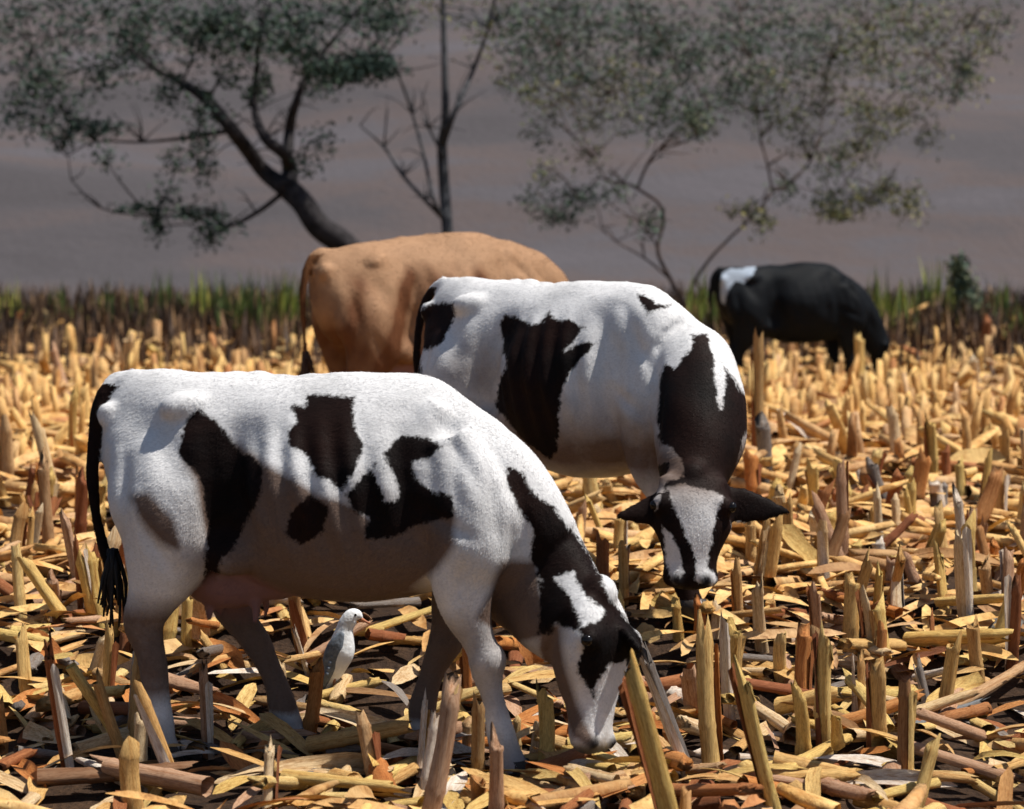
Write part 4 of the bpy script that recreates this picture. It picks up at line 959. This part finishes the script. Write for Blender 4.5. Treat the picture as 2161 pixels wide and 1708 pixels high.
pts = [(random.uniform(-13, 13), random.uniform(25, 41.5)) for _ in range(34000)]
pts = [q for q in pts if random.random() < sstep(24, 35, q[1])]
o = blades('dry_grass_verge', pts, M['grass_dry'], lambda: random.uniform(.12, .62), lambda: random.uniform(.02, .06))
tag(o, 'dark dry grass verge along the foot of the hill', 'grass', None, 'stuff')
# green tufts
tuft_px = [5, 18, 95, 130, 165, 178, 205, 225, 262, 290, 305, 345, 375, 392, 420, 440, 462, 488, 505, 515, 545, 560, 590, 610, 622, 1478, 1492, 1850, 1866, 1900, 1915, 1952, 1965, 2015, 2035, 2062, 2078, 2100, 2118, 2140, 2158, 40, 1880, 1990]
tufts = []
for i, px in enumerate(tuft_px):
    Y = random.uniform(32.5, 38.5); x = (px - 1080.5) / scale_at(Y); z = gz(x, Y); hh = random.choice([.45, .6, .8, 1.0, 1.25]) * random.uniform(.70, .95)
    if px in (610, 590, 545, 505, 1478, 1492): hh = 1.15; Y = 33; x = (px - 1080.5) / scale_at(Y)
    ng = 24
    pp = [(random.gauss(0, .09), random.gauss(0, .09)) for _ in range(ng)]
    bright = random.random() < .5
    o = blades('grass_tuft', pp, M['grass_green'], lambda: random.uniform(.5, 1.0) * hh, lambda: random.uniform(.02, .05), zf=lambda a, b: 0, lean=.12,
               tintf=(lambda: random.uniform(.5, 1)) if bright else (lambda: random.uniform(.0, .6)))
    o.location = (x, Y, z)
    tufts.append((px, o, 'bright yellow green' if bright else 'dark green', 'tall' if hh > .85 else 'low'))
tufts.sort(key=lambda q: q[0])
ORD = ['first', 'second', 'third', 'fourth', 'fifth', 'sixth', 'seventh', 'eighth', 'ninth', 'tenth', 'eleventh', 'twelfth', 'thirteenth', 'fourteenth', 'fifteenth', 'sixteenth']
lft = [q for q in tufts if q[0] < 700]; mid_ = [q for q in tufts if 700 <= q[0] < 1600]; rgt = [q for q in tufts if q[0] >= 1600]
def lab_tufts(lst, where):
    for i, (px, o, c, h) in enumerate(lst):
        tag(o, '%s %s grass tuft, %s %s' % (h, c, ORD[i], where), 'grass tuft', 'green grass tufts along the field edge')
hf = len(lft) // 2
lab_tufts(lft[:hf], 'from the left edge of the picture'); lab_tufts(lft[hf:][::-1], 'to the left of the brown cow')
lab_tufts(mid_[::-1], 'to the left of the black cow'); hr = len(rgt) // 2
lab_tufts(rgt[:hr], 'to the right of the black cow'); lab_tufts(rgt[hr:][::-1], 'from the right edge of the picture')
# dark pointed shrub at right
def leaves_mesh(name, clumps, mat, parent=None, size=.055, flat=.6):
    """clumps: (center Vector, radii, count, tint lo, tint hi)"""
    V, F, Tn = [], [], []
    for (c, r3, n_, t0, t1) in clumps:
        for q in range(n_):
            g_ = np.clip(rng.normal(0, .58, 3), -1.6, 1.6)
            p = np.array(c) + g_ * np.array(r3)
            s_ = size * rng.uniform(.6, 1.5)
            a = rng.normal(size=3); a /= np.linalg.norm(a); b_ = np.cross(a, rng.normal(size=3)); b_ /= np.linalg.norm(b_)
            i0 = len(V)
            V += [p - a * s_, p + b_ * s_ * .42, p + a * s_, p - b_ * s_ * .42]; F.append((i0, i0 + 1, i0 + 2, i0 + 3))
            Tn += [rng.uniform(t0, t1)] * 4
    return link(name, mesh_from(name, V, F, smooth=False, attrs={'tint': Tn}), mat, parent)
b0 = at_ground(2052, 700); sh = empty('shrub', b0); tag(sh, 'dark pointed evergreen shrub at the right field edge', 'shrub')
v, f = [], []; tube_into(v, f, [(0, 0, 0, .03, .03), (.0, 0, .5, .02, .02), (-.10, 0, .9, .006, .006)], Vector((0, 1, 0)), 3, 8); link('stem', mesh_from('stem', v, f), M['bark_dark'], sh)
leaves_mesh('foliage', [((.02 - .05 * k_, 0, .12 + .17 * k_), (.24 - .026 * k_, .22 - .02 * k_, .15), 260, .0, .8) for k_ in range(6)], M['leaf_olive'], sh, .045)

# ------------------------------------------------------------------ trees
def branch_pts(path, Y, jit=.5, base=None, thin=1.0):
    out = []; y = Y
    for i, (px, py, w) in enumerate(path):
        y = Y + (0 if i == 0 else jit * math.sin(i * 1.9 + px * .01))
        p_ = at(px, py, y); w_ = w * (.65 if Y > 36.5 else 1); out.append((*p_, w_ / scale_at(y) / 2, w_ / scale_at(y) / 2))
    return out
def tree(name, label, Y, trunk, limbs, clumps, bark, leafm, group=None, twigs=10, dens=1.0, leaf=.038, foot=None):
    tb = branch_pts(trunk, Y, .15)
    fx, fy = tb[0][0], Y; root = empty(name, (fx, fy, gz(fx, fy) if Y < 41 else float(hill_z(fx, fy)))); tag(root, label, 'tree', group)
    o_ = Vector(root.location)
    def sub(P): return [(q[0] - o_.x, q[1] - o_.y, q[2] - o_.z, q[3], q[4]) for q in P]
    v, f = [], []; t_ = sub(tb)
    if t_[0][2] > .05: t_ = [(t_[0][0] + (t_[0][0] - t_[1][0]) * .3, t_[0][1], -.1, t_[0][3] * 1.35, t_[0][4] * 1.35)] + t_
    tube_into(v, f, t_, Vector((0, 1, 0)), 5, 10); link('trunk', mesh_from('trunk', v, f), bark, root)
    ends = []
    for L_ in limbs:
        pts_ = sub(branch_pts(L_, Y, .35)); v, f = [], []
        pts_[0] = (pts_[0][0], pts_[0][1], pts_[0][2], pts_[0][3], pts_[0][4])
        for _ in range(1):
            tube_into(v, f, pts_, Vector((0, 1, .01)), 5, 8)
        # side twigs
        for q in range(len(pts_) * 2):
            a = pts_[random.randrange(1, len(pts_))]; d = Vector((random.uniform(-1, 1), random.uniform(-.6, .6), random.uniform(-.1, 1))).normalized() * random.uniform(.25, .7)
            p0 = Vector(a[:3]); p1 = p0 + d * .5 + Vector((0, 0, .04)); p2 = p0 + d + Vector((random.uniform(-.1, .1), 0, random.uniform(-.1, .15)))
            tube_into(v, f, [(*p0, min(.016, a[3]), min(.016, a[3])), (*p1, .009, .009), (*p2, .003, .003)], Vector((0.1, 1, .2)), 2, 5)
        link('branch', mesh_from('branch', v, f), bark, root); ends += pts_[1:]
    cl = []
    for (px, py, rx, ry, n_, t0, t1) in clumps:
        yy = Y + random.uniform(-1.2, 1.2); c = at(px, py, yy) - o_; s = scale_at(yy)
        rx_, ry_ = rx / s, ry / s; cl.append((tuple(c), (rx_, (rx_ + ry_) / 2, ry_), int(n_ * dens), t0, t1))
        # a twig that carries the clump
        e = min(ends, key=lambda q: (Vector(q[:3]) - c).length) if ends else t_[-1]
        p0 = Vector(e[:3]); mid = (p0 + c) / 2 + Vector((random.uniform(-.15, .15), 0, random.uniform(.0, .25)))
        v, f = [], []; tube_into(v, f, [(*p0, .018, .018), (*mid, .012, .012), (*c, .004, .004)], Vector((.1, 1, .2)), 4, 5)
        link('twig', mesh_from('twig', v, f), bark, root)
        ends.append((*c, .006, .006))
    if cl: leaves_mesh('crown', cl, leafm, root, leaf)
    return root
# 1 big dark tree
def C(px, py, r, n_=130, t0=0, t1=1, ry=None): return (px, py, r, ry or r, n_, t0, t1)
tree('tree', 'dark leaning tree with thick forked trunk rising behind the brown cow', 34.0,
     [(800, 640, 64), (740, 530, 58), (675, 480, 54), (640, 430, 50), (605, 395, 50)],
     [[(608, 400, 44), (560, 365, 34), (525, 320, 32), (490, 275, 30), (440, 215, 24), (385, 175, 18), (335, 150, 12), (280, 110, 7)],
      [(608, 400, 40), (612, 355, 34), (600, 325, 28), (560, 292, 22), (538, 235, 16), (541, 150, 10), (550, 60, 6), (560, -20, 4)],
      [(606, 335, 24), (612, 270, 22), (622, 225, 18), (650, 155, 12), (690, 100, 8), (740, 40, 5)],
      [(600, 405, 12), (540, 450, 10), (470, 480, 8), (400, 455, 6), (330, 455, 5), (215, 440, 4), (150, 380, 3)],
      [(490, 275, 12), (400, 290, 8), (300, 300, 6), (200, 300, 4), (140, 330, 3)],
      [(650, 155, 9), (760, 120, 6), (835, 150, 4)]],
     [C(60, 130, 60), C(100, 165, 45), C(210, 150, 50), C(150, 75, 60), C(260, 80, 55), C(290, 110, 50), C(300, 40, 50), C(230, 30, 60), C(385, 60, 40), C(430, 100, 50), C(440, 50, 40), C(490, 80, 45), C(530, 90, 40),
      C(560, 60, 45), C(600, 85, 45), C(640, 60, 45), C(640, 115, 40), C(690, 150, 42, 170), C(740, 140, 50, 300, 0, .4, 22), C(790, 140, 50, 300, 0, .4, 26), C(720, 165, 35, 130, 0, .4, 18), C(800, 50, 50), C(830, 30, 45), C(770, 20, 50), C(700, 30, 50),
      C(480, 160, 30, 60), C(540, 205, 26, 70), C(550, 170, 25, 50), C(430, 235, 40, 80), C(360, 190, 40, 90), C(200, 270, 60, 150, 0, .6, 18), C(150, 270, 30, 60), C(130, 300, 22, 40), C(420, 300, 30, 60), C(430, 350, 34, 70),
      C(370, 340, 26, 50), C(330, 480, 26, 80), C(400, 450, 40, 60, 0, 1, 14), C(300, 440, 50, 60, 0, 1, 12), C(440, 500, 26, 60), C(470, 480, 30, 50), C(640, 350, 30, 40), C(680, 300, 36, 50), C(15, 60, 35, 70), C(40, 20, 50, 90), C(350, 20, 40, 70), C(120, 25, 50, 100), C(60, 200, 50, 90), C(30, 240, 44, 70), C(90, 260, 40, 60), C(150, 210, 50, 80), C(480, 30, 50), C(600, 20, 50), C(660, 180, 34, 60), C(220, 330, 30, 40), C(350, 420, 30, 50), C(440, 460, 34, 60)],
     M['bark_dark'], M['leaf_dark'], 'trees at the foot of the hill', leaf=.042, dens=2.5)
tree('tree', 'slender grey tree with straight stem and thin side branches above the brown cow', 36.0,
     [(950, 640, 26), (945, 500, 25), (938, 400, 24), (933, 310, 22), (940, 250, 18), (938, 120, 14), (935, 0, 11), (936, -120, 7)],
     [[(936, 300, 14), (960, 235, 12), (1000, 145, 9), (1030, 60, 6), (1050, -20, 4)],
      [(942, 470, 10), (915, 420, 8), (895, 330, 7), (870, 240, 6), (838, 150, 5), (820, 110, 3)],
      [(945, 470, 12), (900, 425, 9), (850, 370, 8), (810, 310, 6), (760, 265, 3)],
      [(936, 330, 7), (905, 270, 5), (890, 230, 3)]],
     [C(930, 30, 50, 60, .2, 1), C(1010, 80, 40, 60, .2, 1), C(1000, 20, 50, 80), C(1040, 110, 40, 50), C(900, 10, 40, 60), C(1060, 40, 50, 90)],
     M['bark_grey'], M['leaf_olive'], 'trees at the foot of the hill')
oc1 = [C(1150, 60, 60, 150, 0, .5), C(1100, 100, 50, 100, 0, .5), C(1180, 120, 50, 110, 0, .5), C(1240, 50, 60, 160, 0, .5), C(1230, 160, 40, 90, 0, .5), C(1300, 90, 60, 140, 0, .6), C(1340, 30, 60, 160, 0, .4), C(1380, 110, 40, 120, 0, .4),
       C(1420, 70, 60, 150, 0, .5), C(1450, 140, 40, 120, 0, .4), C(1400, 190, 36, 90, 0, .5), C(1280, 200, 34, 60, .4, 1), C(1200, 210, 40, 60, .4, 1), C(1250, 250, 36, 50, .3, .9), C(1400, 250, 50, 120, 0, .6), C(1460, 240, 44, 110, 0, .6), C(1480, 270, 30, 60, .3, .9),
       C(1120, 200, 40, 50, .3, .9), C(1220, 420, 60, 130, 0, .4, 30), C(1180, 460, 44, 90, 0, .4, 20), C(1140, 280, 36, 50, 0, .6), C(1370, 470, 30, 50, 0, .5), C(1150, 370, 30, 50), C(1080, 170, 34, 50), C(1190, 20, 60, 120, 0, .5), C(1300, 400, 30, 40, 0, .6), C(1300, 150, 34, 60), C(1350, 180, 40, 80), C(1080, 40, 50, 80, 0, .5), C(1150, 150, 50, 80, 0, .6), C(1330, 240, 44, 60, .2, .8), C(1240, 330, 40, 40, .2, .8), C(1120, 420, 30, 40, 0, .5)]
tree('tree', 'thin crooked twiggy tree rising right behind the facing cow back', 37.0,
     [(1440, 640, 15), (1415, 590, 14), (1388, 530, 12), (1400, 470, 11), (1390, 430, 10), (1345, 398, 10)],
     [[(1345, 398, 9), (1365, 350, 9), (1390, 318, 8), (1430, 305, 7), (1470, 285, 5), (1500, 230, 4)],
      [(1345, 398, 8), (1315, 385, 6), (1285, 382, 5), (1250, 335, 4), (1205, 285, 4), (1145, 232, 3)],
      [(1410, 585, 9), (1360, 545, 6), (1300, 510, 4), (1270, 480, 3)],
      [(1390, 530, 7), (1375, 500, 5), (1350, 470, 3)],
      [(1470, 285, 5), (1440, 180, 4), (1400, 90, 4), (1350, 20, 3)], [(1250, 335, 4), (1200, 200, 4), (1180, 100, 3), (1170, 20, 3)]],
     oc1, M['bark_twig'], M['leaf_olive'], 'trees at the foot of the hill', dens=3.4)
oc2 = [C(1540, 40, 60, 150, 0, .5), C(1500, 110, 50, 120, 0, .5), C(1580, 100, 50, 120, 0, .5), C(1640, 40, 60, 140, 0, .6), C(1700, 90, 50, 120, 0, .6), C(1560, 180, 44, 110, 0, .6), C(1620, 170, 44, 90, .2, .9), C(1520, 200, 40, 90, 0, .6), C(1680, 150, 44, 90, 0, .6), C(1760, 40, 60, 130, .1, .7),
       C(1820, 90, 50, 90, .3, 1), C(1870, 40, 60, 100, .2, .9), C(1850, 130, 44, 80, .3, 1), C(1930, 80, 44, 70, .2, .9), C(1980, 40, 50, 80, .2, .9), C(1740, 170, 40, 70, .2, .8), C(1720, 220, 44, 70, .3, 1), C(1660, 250, 44, 70, .3, .9), C(1810, 220, 36, 60, .3, 1),
       C(2035, 150, 30, 80, 0, .5), C(2020, 190, 26, 40, 0, .6), C(1850, 270, 44, 90, .5, 1), C(1810, 320, 40, 70, .4, 1), C(1770, 330, 30, 50, .3, .9), C(1900, 240, 30, 50, .5, 1), C(1750, 430, 44, 90, .3, 1, 24), C(1820, 420, 40, 90, .4, 1, 26), C(1870, 400, 30, 70, .4, 1), C(1920, 430, 34, 80, .5, 1), C(1770, 455, 34, 70, .7, 1, 12),
       C(1660, 400, 30, 40, .2, .6), C(1570, 445, 34, 60, .4, 1, 20), C(1610, 470, 26, 50, .4, 1), C(1750, 370, 40, 50, .2, .7), C(2080, 100, 40, 60, .3, 1), C(2060, 180, 30, 30, .5, 1), C(1960, 290, 30, 40, .4, .9), C(2110, 40, 44, 50, .2, .8), C(1900, 160, 50, 80, .2, .8), C(1980, 120, 50, 80, .2, .9), C(1960, 200, 44, 60, .3, 1), C(1780, 120, 50, 90, .1, .8), C(1900, 20, 60, 90, .2, .8), C(2040, 60, 50, 70, .2, .9), C(1700, 300, 40, 50, .3, .9), C(1600, 230, 44, 80, 0, .6)]
tree('tree', 'thin red barked tree with leaning stem rising just left of the black cow', 37.5,
     [(1450, 640, 12), (1465, 595, 11), (1500, 545, 10), (1540, 503, 9), (1595, 450, 8), (1630, 405, 8)],
     [[(1630, 405, 7), (1620, 350, 7), (1605, 290, 6), (1600, 240, 4), (1580, 120, 4), (1560, 20, 3)],
      [(1630, 405, 7), (1665, 390, 7), (1710, 340, 6), (1732, 290, 4), (1735, 240, 3), (1760, 120, 3), (1830, 60, 3)],
      [(1665, 390, 4), (1760, 410, 3), (1860, 400, 3)], [(1735, 240, 3), (1850, 230, 3), (1960, 120, 3), (2040, 60, 3)]],
     oc2, M['bark_twig'], M['leaf_olive'], 'trees at the foot of the hill', dens=3.4)
